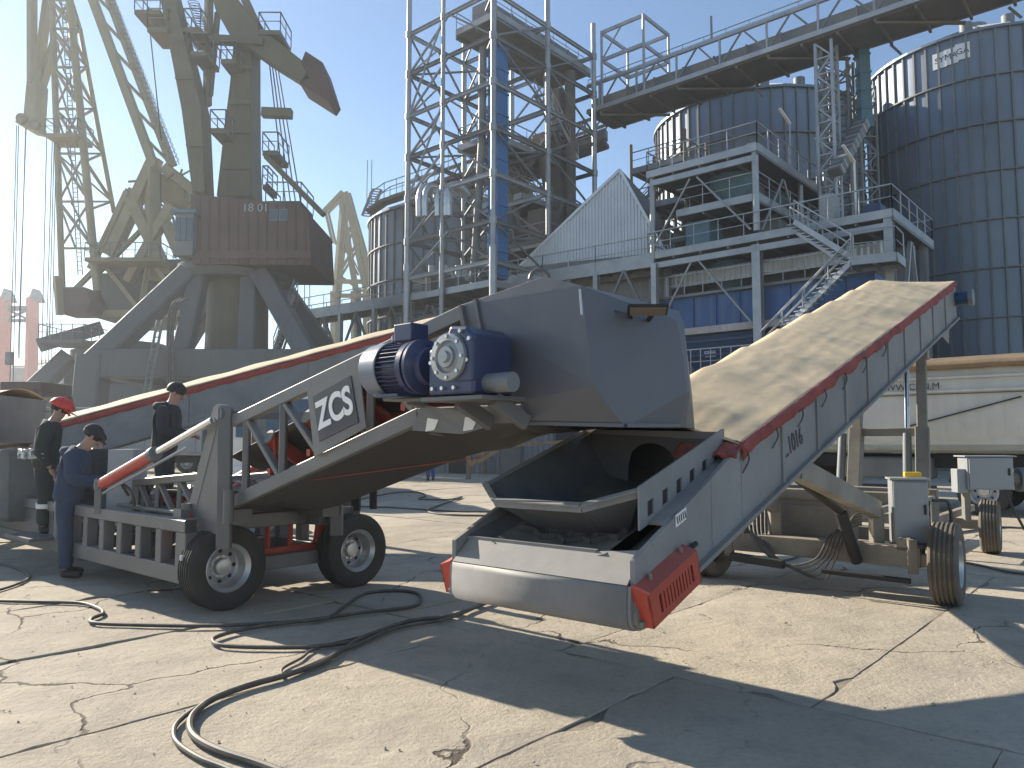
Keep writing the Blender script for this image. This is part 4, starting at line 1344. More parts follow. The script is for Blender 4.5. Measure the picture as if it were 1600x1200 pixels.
for v in (7.2,):
    member(TW, 'long_brace', tw(0, 7.2, 16.6), tw(0, 4.1, 21.9), .1, .1, GALV)
    member(TW, 'long_brace', tw(0, 7.2, 21.9), tw(0, 4.1, 27.2), .1, .1, GALV)
# decks at several levels with railings, stairs and machinery
def deck(parent, pts, z, mat=BROWNST, rail=True, th=.22, rmat=None, edges=None, h=1.1, step=1.4):
    m = MB(); m.prism([V3((p.x, p.y, z - th)) for p in pts], UP * th); d = m.obj('deck', mat, parent)
    # joists below
    a, b, c, e = [V3((p.x, p.y, z - th - .09)) for p in pts[:4]]
    n = max(2, int((b - a).length / 1.4))
    for k in range(n + 1):
        member(parent, 'joist', a.lerp(b, k / n), e.lerp(c, k / n), .1, .17, GALVD)
    for p, q in zip(pts, pts[1:] + pts[:1]):
        member(parent, 'edge_beam', V3((p.x, p.y, z - .16)), V3((q.x, q.y, z - .16)), .12, .38, GALV, 'box')
    if rail:
        pr = [V3((p.x, p.y, z + .02)) for p in pts]
        for i in (edges or range(len(pr))):
            railing(d, [pr[i], pr[(i + 1) % len(pr)]], rmat or GALV, h, step, .028)
    return d


deck(TW, [tw(0.2, 0.2, 0), tw(0.2, 7.0, 0), tw(4.7, 7.0, 0), tw(4.7, .2, 0)], 10.6)
deck(TW, [tw(5.1, .3, 0), tw(5.1, 6.9, 0), tw(9.7, 6.9, 0), tw(9.7, .3, 0)], 13.9)
deck(TW, [tw(5.1, 2.2, 0), tw(5.1, 6.9, 0), tw(9.7, 6.9, 0), tw(9.7, 2.2, 0)], 17.2)
deck(TW, [tw(2.4, 2.0, 0), tw(2.4, 5.2, 0), tw(9.7, 5.2, 0), tw(9.7, 2.0, 0)], 20.2)
deck(TW, [tw(5.1, .3, 0), tw(5.1, 3.9, 0), tw(9.7, 3.9, 0), tw(9.7, .3, 0)], 10.9)


def stair(parent, a, b, side, w=.8, n=12, mat=GALV, rail=True, tmat=None):
    a, b = V3(a), V3(b)
    for s in (0, 1):
        member(parent, 'stringer', a + side * w * s, b + side * w * s, .06, .24, mat)
        if rail:
            m = MB()
            m.bar(a + side * w * s + UP * 1.0, b + side * w * s + UP * 1.0, .06, .06)
            m.bar(a + side * w * s + UP * .55, b + side * w * s + UP * .55, .04, .04)
            for k in range(5):
                q = a.lerp(b, k / 4) + side * w * s
                m.bar(q, q + UP * 1.0, .045, .045)
            m.obj('handrail', mat, parent)
    for k in range(n):
        q = a.lerp(b, (k + .5) / n)
        d = (b - a); d.z = 0
        M = frame(q + side * w / 2, d, UP)
        link('tread', unit('box', tmat or mat), mat, parent, M @ Matrix.Diagonal((.26, w - .1, .04, 1)))


stair(TW, tw(5.4, 6.2, 13.9), tw(9.0, 6.2, 17.2), -VV, .8)
stair(TW, tw(9.2, 4.6, 17.2), tw(5.6, 4.6, 20.2), -VV, .8)
stair(TW, tw(5.4, 3.4, 10.9), tw(9.2, 3.4, 13.9), -VV, .8)
stair(TW, tw(9.2, 1.6, 20.2), tw(5.6, 1.6, 23.6), -VV, .8)
# blue square duct with flanges and thinner spout
dz0, dz1 = 10.8, 24.5
dc = tw(1.0, .55, 0)
m = MB(); Md = frame(dc, U, UP); m.box((0, 0, (dz0 + dz1) / 2), .85, .8, dz1 - dz0, Md); dct = m.obj('blue_duct', DUCTB, TW, bevel=.01)
for k in range(11):
    z = dz0 + .2 + k * 1.33
    m = MB(); m.box((0, 0, z), .97, .92, .08, Md); m.obj('duct_flange', DUCTB, dct)
m = MB(); m.tube([tw(.5, 1.3, 24.5), tw(.55, 1.4, 19.0), tw(.9, 2.2, 13.0), tw(1.3, 2.8, 11)], .23, 12); m.obj('spout_pipe', GALVD, TW)
m = MB(); m.tube([tw(8.6, 1.0, 5), tw(8.6, 1.0, 26)], .35, 12); m.obj('riser_pipe', BROWNST, TW)
m = MB(); m.box((0, 0, 14), 1.4, 1.2, 22, frame(tw(8.9, 2.2, 0), U, UP)); m.obj('elevator_leg', BROWNST, TW)
# silver cyclone elbows on the low deck
for k, (px, dpt) in enumerate(((655, 45.5), (664, 45.2), (700, 44.5), (684, 45.0))):
    p = at(px, 338, dpt)
    m = MB(); m.tube(spline([p, p + UP * 1.1, p + UP * 1.8 + U * .25, p + UP * 2.0 + U * .9, p + UP * 1.7 + U * 1.6], 6), .2 if k != 2 else .3, 12); m.obj('silver_elbow_duct', paint('bright_duct_zinc', (.6, .6, .58), .28, metal=.7, var=.1) if k == 0 else MATS['bright_duct_zinc'], TW)
for k in range(7):
    p = tw(.6 + .55 * k, 5.6 - .6 * (k % 3), 10.6)
    m = MB(); m.box((0, 0, .5), .6, .5, 1.0 + .3 * (k % 2), frame(p, U, UP)); mc = m.obj('machine_case', GALVD, TW, bevel=.03)
    m = MB(); m.tube([p + UP * 1.0, p + UP * 1.7], .22, 10); m.obj('machine_spout', GALV, mc)
# brown chutes, hoppers and cases crowding the middle levels
for k, (u, v, z0, sx, sy, sz) in enumerate(((6.3, 1.4, 13.9, 1.6, 1.4, 2.2), (8.2, 4.4, 13.9, 1.8, 1.6, 2.6), (6.4, 4.2, 17.2, 2.0, 1.4, 1.8), (8.6, 3.0, 20.2, 1.4, 1.4, 2.0), (3.4, 3.2, 20.2, 1.2, 1.2, 1.6), (6.2, 1.2, 10.9, 1.8, 1.2, 1.6), (8.4, 1.4, 10.9, 1.2, 1.2, 2.2))):
    m = MB(); m.box((0, 0, sz / 2), sx, sy, sz, frame(tw(u, v, z0), U, UP)); cs_ = m.obj('machine_case', BROWNST, TW, bevel=.04)
    m = MB(); m.lathe([(0, .7), (-.9, .25), (-1.8, .25)], frame(tw(u, v, z0 - .3), UP, U), 14); m.obj('discharge_cone', GALVD, cs_)
for a, b, r_ in ((tw(6, 1.5, 20.2), tw(8.6, 2.5, 16.0), .22), (tw(3.4, 3.2, 20.0), tw(6.2, 3.0, 15.0), .2), (tw(9.4, 5.2, 22.5), tw(6.5, 5.6, 16.0), .24), (tw(8.9, 2.2, 23), tw(4.6, 1.2, 18.6), .2), (tw(7.5, .8, 17), tw(5.4, .8, 12.2), .18)):
    m = MB(); m.tube([a, b], r_, 10); m.obj('spout_pipe', BROWNST, TW)
# conveyor deck through the top of the tower
z = 26.6
g0 = [tw(.8, .5, 0), tw(.8, 3.8, 0), tw(10.2, 3.8, 0), tw(10.2, .5, 0)]
d_ = deck(TW, g0, z, BROWNST, True, .4, GALV, (1, 3))
m = MB(); m.box((0, 0, .75), 9, 1.3, .9, frame(tw(5.6, 2.1, z), U, UP)); m.obj('chain_conveyor_case', GALVD, TW)
for k in range(5):
    m = MB(); m.box((-4.2 + k * 1.9, 0, .75), .1, 1.4, 1.0, frame(tw(5.6, 2.1, z), U, UP)); m.obj('case_flange', GALVD, TW)
# ================================================================== LONG GALLERY BRIDGE towards the right
P0 = V3((5.8, 49.3, 0))


def gp(k, u, z): return P0 - VV * k + U * u + UP * z


GB = empty('gallery_bridge', gp(14, 1.5, 0), 'long horizontal conveyor gallery bridge crossing above the silos to the upper right', 'conveyor bridge')
GZ, GH = 23.6, 1.75
for u in (0, 3.2):
    member(GB, 'bottom_chord', gp(-1, u, GZ), gp(33, u, GZ), .2, .28, GALV)
    member(GB, 'top_chord', gp(-1, u, GZ + GH), gp(33, u, GZ + GH), .18, .2, GALV)
    for k in range(12):
        a = k * 2.85
        member(GB, 'gallery_post', gp(a, u, GZ), gp(a, u, GZ + GH), .11, .11, GALV)
        member(GB, 'gallery_diagonal', gp(a, u, GZ), gp(a + 1.42, u, GZ + GH), .09, .09, GALVD)
        member(GB, 'gallery_diagonal', gp(a + 2.85, u, GZ), gp(a + 1.42, u, GZ + GH), .1, .1, GALVD)
m = MB(); m.prism([gp(-1, .15, GZ - .2), gp(33, .15, GZ - .2), gp(33, 3.05, GZ - .2), gp(-1, 3.05, GZ - .2)], UP * .12); m.obj('gallery_floor', BROWNST, GB)
for k in range(18):
    member(GB, 'floor_joist', gp(k * 1.9, .05, GZ - .3), gp(k * 1.9, 3.15, GZ - .3), .12, .2, BROWNST)
    if k % 3 == 0: member(GB, 'floor_brace', gp(k * 1.9, .1, GZ - .45), gp(k * 1.9 + 3.5, 3.1, GZ - .45), .2, .12, BROWNST)
m = MB(); m.box((0, 0, .62), 34, 1.0, 1.1, frame(gp(16, 1.3, GZ), VV, UP)); cc_ = m.obj('chain_conveyor_case', GALVD, GB)
for k in range(17):
    m = MB(); m.box((-16.5 + k * 2.06, 0, .62), .1, 1.1, 1.2, frame(gp(16, 1.3, GZ), VV, UP)); m.obj('case_flange', GALVD, cc_)
railing(GB, [gp(-1, .1, GZ + GH), gp(33, .1, GZ + GH)], GALVD, .5, 1.4, .02)
for k in (9.2, 17.0, 22.5):
    member(GB, 'hanging_hook', gp(k, 3.2, GZ - .3), gp(k + .5, 3.3, GZ - 1.0), .08, .12, GALVD)
member(GB, 'lamp_mast', gp(8.0, .1, GZ + GH), gp(8.0, .1, GZ + GH + 1.6), .1, .1, GALVD)

# open portal frame standing on the gallery by the tower
for kk, u in ((.2, 0), (3.4, 0), (3.4, 3.2), (.2, 3.2)):
    member(GB, 'frame_post', gp(kk, u, GZ), gp(kk, u, GZ + 5.2), .18, .18, GALV, 'cyl')
for zz in (GZ + 3.2, GZ + 5.1):
    for a, b in (((.2, 0), (3.4, 0)), ((3.4, 0), (3.4, 3.2)), ((.2, 0), (.2, 3.2)), ((.2, 3.2), (3.4, 3.2))):
        member(GB, 'frame_beam', gp(*a, zz), gp(*b, zz), .14, .22, GALV)
member(GB, 'frame_brace', gp(.2, 0, GZ + 3.2), gp(1.8, 0, GZ + 5.1), .08, .08, GALV)
# lower stair tower between the steel tower and the silo
ST = empty('stair_tower', gp(3, 4, 0), 'brownish open stair tower between the steel tower and the middle silo', 'stair tower')
for kk in (1.0, 5.0):
    for u in (2.2, 5.2):
        member(ST, 'post', gp(kk, u, 0), gp(kk, u, 21.5), .22, .22, BROWNST, 'cyl')
for n_, zz in enumerate((12.0, 14.6, 17.2, 19.8)):
    deck(ST, [gp(1, 2.2, 0), gp(5, 2.2, 0), gp(5, 5.2, 0), gp(1, 5.2, 0)], zz, BROWNST, True, .15, BROWNST, (0, 1))
    a, b = gp(1.2 if n_ % 2 else 4.8, 2.5, zz - 2.6), gp(4.8 if n_ % 2 else 1.2, 2.5, zz)
    stair(ST, a, b, U, .8, 10, BROWNST)
    member(ST, 'diagonal_brace', gp(1, 2.2, zz), gp(5, 2.2, zz - 2.6), .1, .1, BROWNST)
    member(ST, 'diagonal_brace', gp(5, 2.2, zz), gp(5, 5.2, zz - 2.6), .1, .1, BROWNST)

# lattice support towers
def lattice(parent, base, a, b, w, d, z0, z1, n, mat, lr=.2, br=.09):
    cs = [base, base + a * w, base + a * w + b * d, base + b * d]
    for c in cs:
        member(parent, 'leg', c + UP * z0, c + UP * z1, lr, lr, mat, 'cyl')
    m = MB()
    h = (z1 - z0) / n
    for k in range(n):
        za, zb_ = z0 + k * h, z0 + (k + 1) * h
        for i in range(4):
            p, q = cs[i], cs[(i + 1) % 4]
            m.bar(p + UP * za, q + UP * za, br, br)
            if (k + i) % 2: m.bar(p + UP * za, q + UP * zb_, br, br)
            else: m.bar(q + UP * za, p + UP * zb_, br, br)
    m.obj('lacing', mat, parent, kind='stuff')


lt = empty('lattice_tower', gp(13.6, .2, 0), 'slender galvanised lattice tower under the gallery bridge beside the teal duct', 'lattice tower', 'lattice support towers')
lattice(lt, gp(14.8, .3, 0), VV, U, .85, .85, 0, GZ - .4, 26, GALV, .2, .08)
lattice(lt, gp(14.8, 2.9, 0), VV, U, 1.3, .9, 0, GZ - .4, 24, GALVD, .2, .08)
lt2 = empty('lattice_tower', at(1375, 690, 47), 'darker lattice tower squeezed between the two right silos', 'lattice tower', 'lattice support towers')
b_ = at(1362, 690, 47); b_.z = 0
lattice(lt2, b_, V3((1, 0, 0)), V3((0, 1, 0)), 1.0, 1.0, 0, 24, 22, GALVD, .16, .08)
td = empty('teal_duct', at(1345, 690, 41), 'pale teal square duct dropping from the gallery bridge', 'duct')
p = at(1345, 60, 41.5); q = at(1352, 200, 41.5)
m = MB(); m.bar(p + UP * 1.2, q, .62, .6); m.obj('duct_body', TEAL, td)
for k in range(6):
    z_ = p.lerp(q, k / 5); m = MB(); m.bar(z_ + UP * .05, z_ - UP * .05, .72, .7); m.obj('duct_flange', TEAL, td)
# sloping covered ladder below it
lc = empty('inclined_elevator_chute', at(1325, 230, 40), 'short inclined ribbed chute below the teal duct', 'chute')
a, b = at(1348, 192, 41), at(1305, 270, 39)
m = MB(); m.bar(a, b, .7, .5); m.obj('chute_body', GALVD, lc)
for k in range(10):
    q = a.lerp(b, (k + .5) / 10); d = (b - a).normalized()
    m = MB(); m.bar(q - d * .05, q + d * .05, .73, .53); m.obj('chute_rib', RUSTW if k % 2 else GALV, lc)

# ================================================================== PLATFORM BUILDING with stairs and blue bunker
PC = V3((12.0, 37.0, 0))


def pf(u, v, z): return PC + U * u + VV * v + UP * z


PL = empty('steel_platform_building', pf(3, 1, 0), 'multi level galvanised steel platform building with stairs and railings before the silos', 'platform building')
for u, v, z1, w in ((0, 0, 16.0, .34), (0, 5.8, 16.0, .32), (6, 0, 16, .3), (6, 5.8, 16, .3), (12, 0, 16, .3), (0, -6, 11.4, .36), (6, -6, 11.4, .34), (12, 5.8, 16, .3)):
    if (u, v) == (0, 0):
        member(PL, 'column', pf(u, v, 0), pf(u, v, 11.2), .42, .42, GALV, 'ibeam')
        member(PL, 'column', pf(u, v, 11.9), pf(u, v, z1), w, w, GALV, 'cyl')
    else:
        member(PL, 'column', pf(u, v, 0), pf(u, v, z1), w, w, GALV, 'ibeam' if v < 0 else 'cyl')
deck(PL, [pf(-.2, -.2, 0), pf(-.2, 6.0, 0), pf(12.2, 6.0, 0), pf(12.2, -.2, 0)], 16.2, BROWNST, True, .3)
member(PL, 'girder', pf(-.1, 0, 15.55), pf(-.1, 5.8, 15.55), .16, .3, GALV)
deck(PL, [pf(.5, .1, 0), pf(.5, 4.6, 0), pf(9, 4.6, 0), pf(9, .1, 0)], 13.95, BROWNST, True, .3)
deck(PL, [pf(-.2, -6.2, 0), pf(-.2, 6.0, 0), pf(7, 6.0, 0), pf(7, -6.2, 0)], 11.7, BROWNST, True, .3)
member(PL, 'girder', pf(-.12, -6, 11.0), pf(-.12, 5.8, 11.0), .18, .3, GALV)
# V braces
for z0, z1 in ((12.0, 15.3), (7.3, 10.9)):
    member(PL, 'knee_brace', pf(-.1, 3.1, z1), pf(-.1, .25, z0), .12, .12, GALV, 'cyl')
    member(PL, 'knee_brace', pf(-.1, 3.5, z1), pf(-.1, 5.7, z0), .12, .12, GALV, 'cyl')
member(PL, 'knee_brace', pf(3.2, -.1, 15.3), pf(.4, -.1, 12), .12, .12, GALV, 'cyl')
member(PL, 'knee_brace', pf(3.4, -.1, 15.3), pf(5.8, -.1, 12), .12, .12, GALV, 'cyl')
member(PL, 'knee_brace', pf(3.0, -6.1, 10.9), pf(.3, -6.1, 4), .16, .16, GALV)
member(PL, 'knee_brace', pf(3.2, -6.1, 10.9), pf(5.8, -6.1, 4), .16, .16, GALV)
# lamps on posts
for u, v in ((4.2, -.2), (9.5, -.2)):
    member(PL, 'lamp_post', pf(u, v, 16.2), pf(u, v, 18.6), .07, .07, GALV)
    m = MB(); m.bar(pf(u, v, 18.6), pf(u - 1.1, v + .1, 19.1), .14, .08); m.obj('lamp_head', WHITE, PL)
member(PL, 'lamp_post', pf(2.2, -4.0, 11.7), pf(2.2, -4.0, 15.0), .08, .08, WHITE)
m = MB(); m.bar(pf(2.2, -4.0, 15.0), pf(1.2, -3.8, 15.6), .14, .08); m.obj('lamp_head', WHITE, PL)
# equipment on decks
for k, (u, v, z, sx, sy, sz, mt) in enumerate(((2.2, 1.0, 16.2, .6, .5, 1.0, CABG), (1.0, -3.2, 11.7, 1.0, .6, 1.5, CABG), (2.5, -4.8, 11.7, 1.4, .8, 1.0, BLUED), (3.5, 2.2, 13.95, 2.2, 1.6, 1.6, GALVD), (2.0, 3.8, 11.7, 1.6, 1.4, 1.7, TEAL), (4.2, .9, 11.7, 1.2, 1.2, 2.0, GALVD), (5.5, 3.5, 11.7, 2.5, 2.0, 2.0, GALVD), (6, 2.5, 13.95, 1.5, 1.2, 1.8, GALVD))):
    m = MB(); m.box((0, 0, sz / 2), sx, sy, sz, frame(pf(u, v, z), U, UP)); m.obj('equipment_case', mt, PL, bevel=.03)
# dark hoppers hanging below decks
for u, v, z in ((2.8, 2.4, 15.8), (7, 2.4, 15.8), (3.5, 3.0, 11.3)):
    m = MB(); m.lathe([(0, 1.3), (-.5, 1.3), (-1.9, .35), (-2.3, .35)], frame(pf(u, v, z), UP, U), 20); m.obj('hanging_hopper', TEAL, PL)
# stairs
p1, p2 = at(1241, 346, 34.8), at(1334, 404, 32.3)
stair(PL, p1, p2, U * .3 + V3((0, .9, 0)), .9, 12, GALV)
lnd = [at(1330, 402, 32.2), at(1400, 386, 31.4), at(1412, 392, 32.6), at(1342, 404, 33.4)]
zl_ = lnd[0].z
deck(PL, [lnd[0], lnd[1], lnd[2], lnd[3]], zl_, BROWNST, True, .2, GALV, (0, 1))
p3, p4 = at(1333, 406, 32.2), at(1190, 550, 36.0)
stair(PL, p3, p4, V3((.25, .9, 0)), 1.0, 20, GALV, True, GALV)
# lower service deck with railing
deck(PL, [pf(-.4, .2, 0), pf(-.4, 6.2, 0), pf(1.2, 6.2, 0), pf(1.2, .2, 0)], 5.0, BROWNST, True, .2, GALV, (0,), 1.25, .55)
# clad strip with windows and blue bunker band
m = MB()
nrib = 66
pr = []
for i in range(nrib * 4 + 1):
    f = i / (nrib * 4); off = (0, 0, .07, .07)[i % 4]
    pr.append((f, off))
def corr(fn, mat, parent, name, n, z0f, z1f, depth=.07):
    mm = MB(); vs = []
    cnt = n * 4
    for i in range(cnt + 1):
        f = i / cnt; off = (0, 0, depth, depth)[i % 4]
        a, b = fn(f, off)
        vs += [a, b]
    mm.add(vs, [(2 * i, 2 * i + 2, 2 * i + 3, 2 * i + 1) for i in range(cnt)])
    return mm.obj(name, mat, parent)
m = MB(); m.prism([pf(4.2, -6, 0), pf(4.2, 6.2, 0), pf(4.2, 6.2, 11.0), pf(4.2, -6, 11.0)], U * .2); m.obj('back_wall', SHED, PL)
corr(lambda f, o: (pf(2.2 - o, -5.5 + 11.6 * f, 10.15), pf(2.2 - o, -5.5 + 11.6 * f, 10.95)), CLAD, PL, 'corrugated_strip', 40, 0, 0)
bk = empty('blue_bunker', pf(1.5, 1, 0), 'long blue steel bunker band with rust stains under the platforms', 'bunker')
for k in range(9):
    v0, v1 = -5.2 + k * 1.28, -5.2 + (k + 1) * 1.28 - .02
    m = MB(); m.prism([pf(.55, v0, 7.55), pf(.55, v1, 7.55), pf(.55, v1, 9.15), pf(.55, v0, 9.15)], U * 2.5); m.obj('bunker_panel', BLUE, bk)
    member(bk, 'bunker_rib', pf(.5, v0, 7.5), pf(.5, v0, 9.2), .05, .1, BLUE)
member(bk, 'bunker_top_rail', pf(.42, -5.3, 9.25), pf(.42, 6.4, 9.25), .3, .14, GALVD)
railing(bk, [pf(.4, -5.3, 9.3), pf(.4, 6.3, 9.3)], GALV, 1.1, 1.1, .028)
member(bk, 'bunker_base_beam', pf(.4, -5.3, 7.33), pf(.4, 6.3, 7.33), .3, .35, RUSTW)
for v0 in (.4, -5.0):
    m = MB()
    tp = [pf(.6, v0, 7.1), pf(.6, v0 + 4.6, 7.1), pf(3.2, v0 + 4.6, 7.1), pf(3.2, v0, 7.1)]
    bt = [pf(1.4, v0 + 1.6, 4.2), pf(1.4, v0 + 3.0, 4.2), pf(2.4, v0 + 3.0, 4.2), pf(2.4, v0 + 1.6, 4.2)]
    m.add(tp + bt, [(0, 1, 5, 4), (1, 2, 6, 5), (2, 3, 7, 6), (3, 0, 4, 7), (0, 3, 2, 1), (4, 5, 6, 7)]); hpb = m.obj('bunker_hopper', BLUED, bk)
    for k in range(4):
        f = (k + .4) / 4
        a, b = tp[0].lerp(bt[0], f), tp[1].lerp(bt[1], f)
        member(bk, 'hopper_rib', a - U * .05, b - U * .05, .1, .12, BLUED)
    if v0 > 0:
        mid_ = tp[0].lerp(bt[0], .33).lerp(tp[1].lerp(bt[1], .33), .55)
        nrm = (tp[1] - tp[0]).cross(bt[0] - tp[0]).normalized()
        if nrm.y > 0: nrm = -nrm
        Mx = frame(mid_ + nrm * .03, -VV, nrm)
        for k in range(2):
            m = MB(); m.box((-.3 + k * .34, 0, 0), .26, .3, .02, Mx); lg = m.obj('white_logo_mark', LETTER, hpb)
            m = MB(); m.box((-.3 + k * .34, .0, .012), .18, .05, .01, Mx); m.box((-.3 + k * .34, .1, .012), .18, .05, .01, Mx); m.obj('logo_bar', BLUED, lg)
    m = MB(); m.box((0, 0, 2.9), 1.4, 1.6, 2.6, frame(pf(1.9, v0 + 2.3, 0), U, UP)); m.obj('hopper_gate_house', WHITE if v0 > 0 else BLUED, bk)

# ================================================================== ELEVATED WALKWAY to the left
WK = empty('elevated_walkway', at(750, 690, 45), 'long elevated steel walkway with railing running left from the platforms', 'walkway')
wa, wb = pf(-.3, 5.6, 11.25), at(436, 480, 60)
wb.z = 11.2
dirw = (wb - wa).normalized(); sw = V3((-dirw.y, dirw.x, 0))
if sw.y < 0: sw = -sw
Lw = (wb - wa).length
nb = 9
for k in range(nb):
    a, b = wa.lerp(wb, k / nb), wa.lerp(wb, (k + 1) / nb)
    m = MB(); m.prism([a, b, b + sw * 1.8, a + sw * 1.8], UP * -.15); m.obj('deck_panel', BROWNST, WK)
    m = MB(); m.bar(a + UP * .05, b + UP * .05 - dirw * .02, .06, .75); m.obj('fascia_panel', GALV, WK)
    railing(WK, [a + UP * .1, b + UP * .1], GALV, 1.25, 1.5, .03)
    railing(WK, [a + sw * 1.75, b + sw * 1.75], GALV, 1.2, 1.5, .03)
    member(WK, 'girder', a + sw * .9 - UP * .4, b + sw * .9 - UP * .4, .25, .4, BROWNST)
    for u in (.1, 1.7):
        c = a + sw * u
        member(WK, 'trestle_post', V3((c.x, c.y, 0)), c - UP * .15, .3, .3, GALV, 'ibeam')
    c = a.lerp(b, .5)
    member(WK, 'trestle_brace', V3((a.x, a.y, 7.5)), c - UP * .3, .14, .14, GALVD)
    member(WK, 'trestle_brace', V3((b.x, b.y, 7.5)), c - UP * .3, .14, .14, GALVD)
    for j in range(3):
        q = a.lerp(b, (j + .5) / 3); member(WK, 'joist', q - UP * .25, q + sw * 1.8 - UP * .25, .12, .2, BROWNST)
# pipes and a second lower pipe rack below the walkway
for j, zz in enumerate((8.6, 9.2, 7.4)):
    m = MB(); m.tube([wa + sw * (2.5 + j * .5) + UP * (zz - 11.2), wb + sw * (2.5 + j * .5) + UP * (zz - 11.2)], .16, 8); m.obj('rack_pipe', (BROWNST, GALVD, GALV)[j], WK)
for k in range(14):
    q = wa.lerp(wb, (k + .5) / 14) + sw * 3.2
    member(WK, 'rack_post', V3((q.x, q.y, 0)), V3((q.x, q.y, 10.8)), .22, .22, GALVD)
    member(WK, 'rack_beam', V3((q.x, q.y, 8.2)) - sw * 1.2, V3((q.x, q.y, 8.2)) + sw * 1.4, .15, .2, GALVD)

# ================================================================== CORRUGATED GABLE
GA = empty('corrugated_gable_house', at(950, 690, 44), 'pale corrugated triangular gable of a conveyor house above the walkway', 'shed')
ap, l0, r0 = at(971, 268, 43.5), at(812, 418, 46.0), at(1040, 366, 42.2)
r0.z = l0.z = min(l0.z, r0.z)
nr = 46
mm = MB(); vs = []
dirg = V3((r0.x - l0.x, r0.y - l0.y, 0)); Lg = dirg.length; dirg.normalize()
ng = V3((dirg.y, -dirg.x, 0))
fa = (V3((ap.x, ap.y, 0)) - V3((l0.x, l0.y, 0))).dot(dirg) / Lg
cnt = nr * 4
for i in range(cnt + 1):
    f = i / cnt; o = (0, 0, .09, .09)[i % 4]
    h = f / fa if f < fa else (1 - f) / (1 - fa)
    b = l0 + dirg * Lg * f + ng * o
    vs += [b, b + UP * (ap.z - l0.z) * h]
mm.add(vs, [(2 * i, 2 * i + 2, 2 * i + 3, 2 * i + 1) for i in range(cnt)])
mm.obj('gable_sheet', CLAD, GA)
apx = l0 + dirg * Lg * fa + UP * (ap.z - l0.z)
bd = -ng * 9
for a, b in ((l0, apx), (apx, l0 + dirg * Lg)):
    m = MB(); m.prism([a, b, b + bd, a + bd], UP * .08); m.obj('roof_sheet', SHED, GA)
    m = MB(); m.bar(a + ng * .12, b + ng * .12, .1, .16); m.obj('verge_trim', CLAD, GA)
m = MB(); m.prism([l0 - UP * 3.2, l0 + dirg * Lg - UP * 3.2, l0 + dirg * Lg, l0], bd); m.obj('house_wall', SHED, GA)

# ================================================================== low sheds and scaffold behind the machines
LS = empty('low_shed', at(800, 700, 33), 'low dark corrugated shed behind the hopper under the walkway', 'shed')
s0, s1 = gnd(600, 737, 0), gnd(1010, 745, 0)
s0, s1 = V3((-6.5, 41, 0)), V3((9, 33.0, 0))
corr(lambda f, o: (s0.lerp(s1, f) - V3((0, o, 0)), s0.lerp(s1, f) - V3((0, o, 0)) + UP * 3.6), SHED, LS, 'shed_wall', 60, 0, 0)
m = MB(); m.prism([s0 + UP * 3.6 - V3((0, .6, 0)), s1 + UP * 3.6 - V3((0, .6, 0)), s1 + UP * 4.6 + V3((0, 5, 0)), s0 + UP * 4.6 + V3((0, 5, 0))], UP * .1); m.obj('shed_roof', SHED, LS)
for k in range(6):
    q = s0.lerp(s1, .08 + k * .17)
    m = MB(); m.box((0, -.16, 1.3), 1.1, .1, 2.6, frame(q, s1 - s0, UP)); m.obj('shed_door', DARK if k % 2 else BROWNST, LS)
SF = empty('timber_trestle', at(770, 740, 27), 'brown timber and pipe trestle standing below the discharge hood', 'trestle')
for px, yb in ((732, 749), (757, 741), (818, 735), (838, 731), (868, 726)):
    b = gnd(px, yb); member(SF, 'trestle_post', b, b + UP * 2.6, .14, .14, TIMB)
for (a, b) in (((735, 728, 27), (790, 672, 27)), ((748, 722, 28), (812, 680, 28)), ((720, 690, 27), (735, 724, 27)), ((745, 700, 28), (880, 690, 30)), ((745, 668, 28), (880, 662, 30))):
    member(SF, 'trestle_brace', at(*a), at(*b), .12, .12, TIMB)

# ================================================================== CRANES
YV = V3((0, 1, 0))


def slabp(parent, name, pts, Y, depth, mat, bevel=0.0):
    """flat plate outline standing at depth Y, with real thickness away from the camera"""
    m = MB(); m.prism([at(x, y, Y) for x, y in pts], YV * depth); return m.obj(name, mat, parent, bevel=bevel)


def strut(parent, name, a, b, w, mat, kind='box', h=None):
    return member(parent, name, at(*a), at(*b), w, h or w, mat, kind)


def boxtruss(parent, p, q, w, h, n, mat, cr, br, side, name='lacing', w1=None):
    """four chords and joined lacing between p and q; side = horizontal width direction"""
    p, q = V3(p), V3(q)
    d = (q - p).normalized()
    nn = d.cross(side).normalized()
    w1 = w1 or w
    def cor(t, i):
        ww = w + (w1 - w) * t
        return p.lerp(q, t) + side * ((i & 1) - .5) * ww + nn * ((i >> 1) - .5) * h * (ww / w)
    for i in range(4):
        member(parent, 'chord', cor(0, i), cor(1, i), cr, cr, mat, 'cyl')
    m = MB()
    prs = [(0, 1), (1, 3), (3, 2), (2, 0)]
    for k in range(n):
        a, b = k / n, (k + 1) / n
        for j, (x, y) in enumerate(prs):
            m.bar(cor(a, x), cor(a, y), br, br)
            if (k + j) % 2: m.bar(cor(a, x), cor(b, y), br, br)
            else: m.bar(cor(a, y), cor(b, x), br, br)
    return m.obj(name, mat, parent, kind='stuff')


def platform(parent, x0, x1, y, Y, d, mat=OLIVE, h=1.2):
    a, b = at(x0, y, Y), at(x1, y, Y)
    m = MB(); m.prism([a, b, b + YV * d, a + YV * d], UP * -.3); pl = m.obj('service_platform', mat, parent)
    railing(pl, [a, b], GALVD, h, 1.0, .035); railing(pl, [a, a + YV * d], GALVD, h, 1.2, .035); railing(pl, [b, b + YV * d], GALVD, h, 1.2, .035)
    return pl


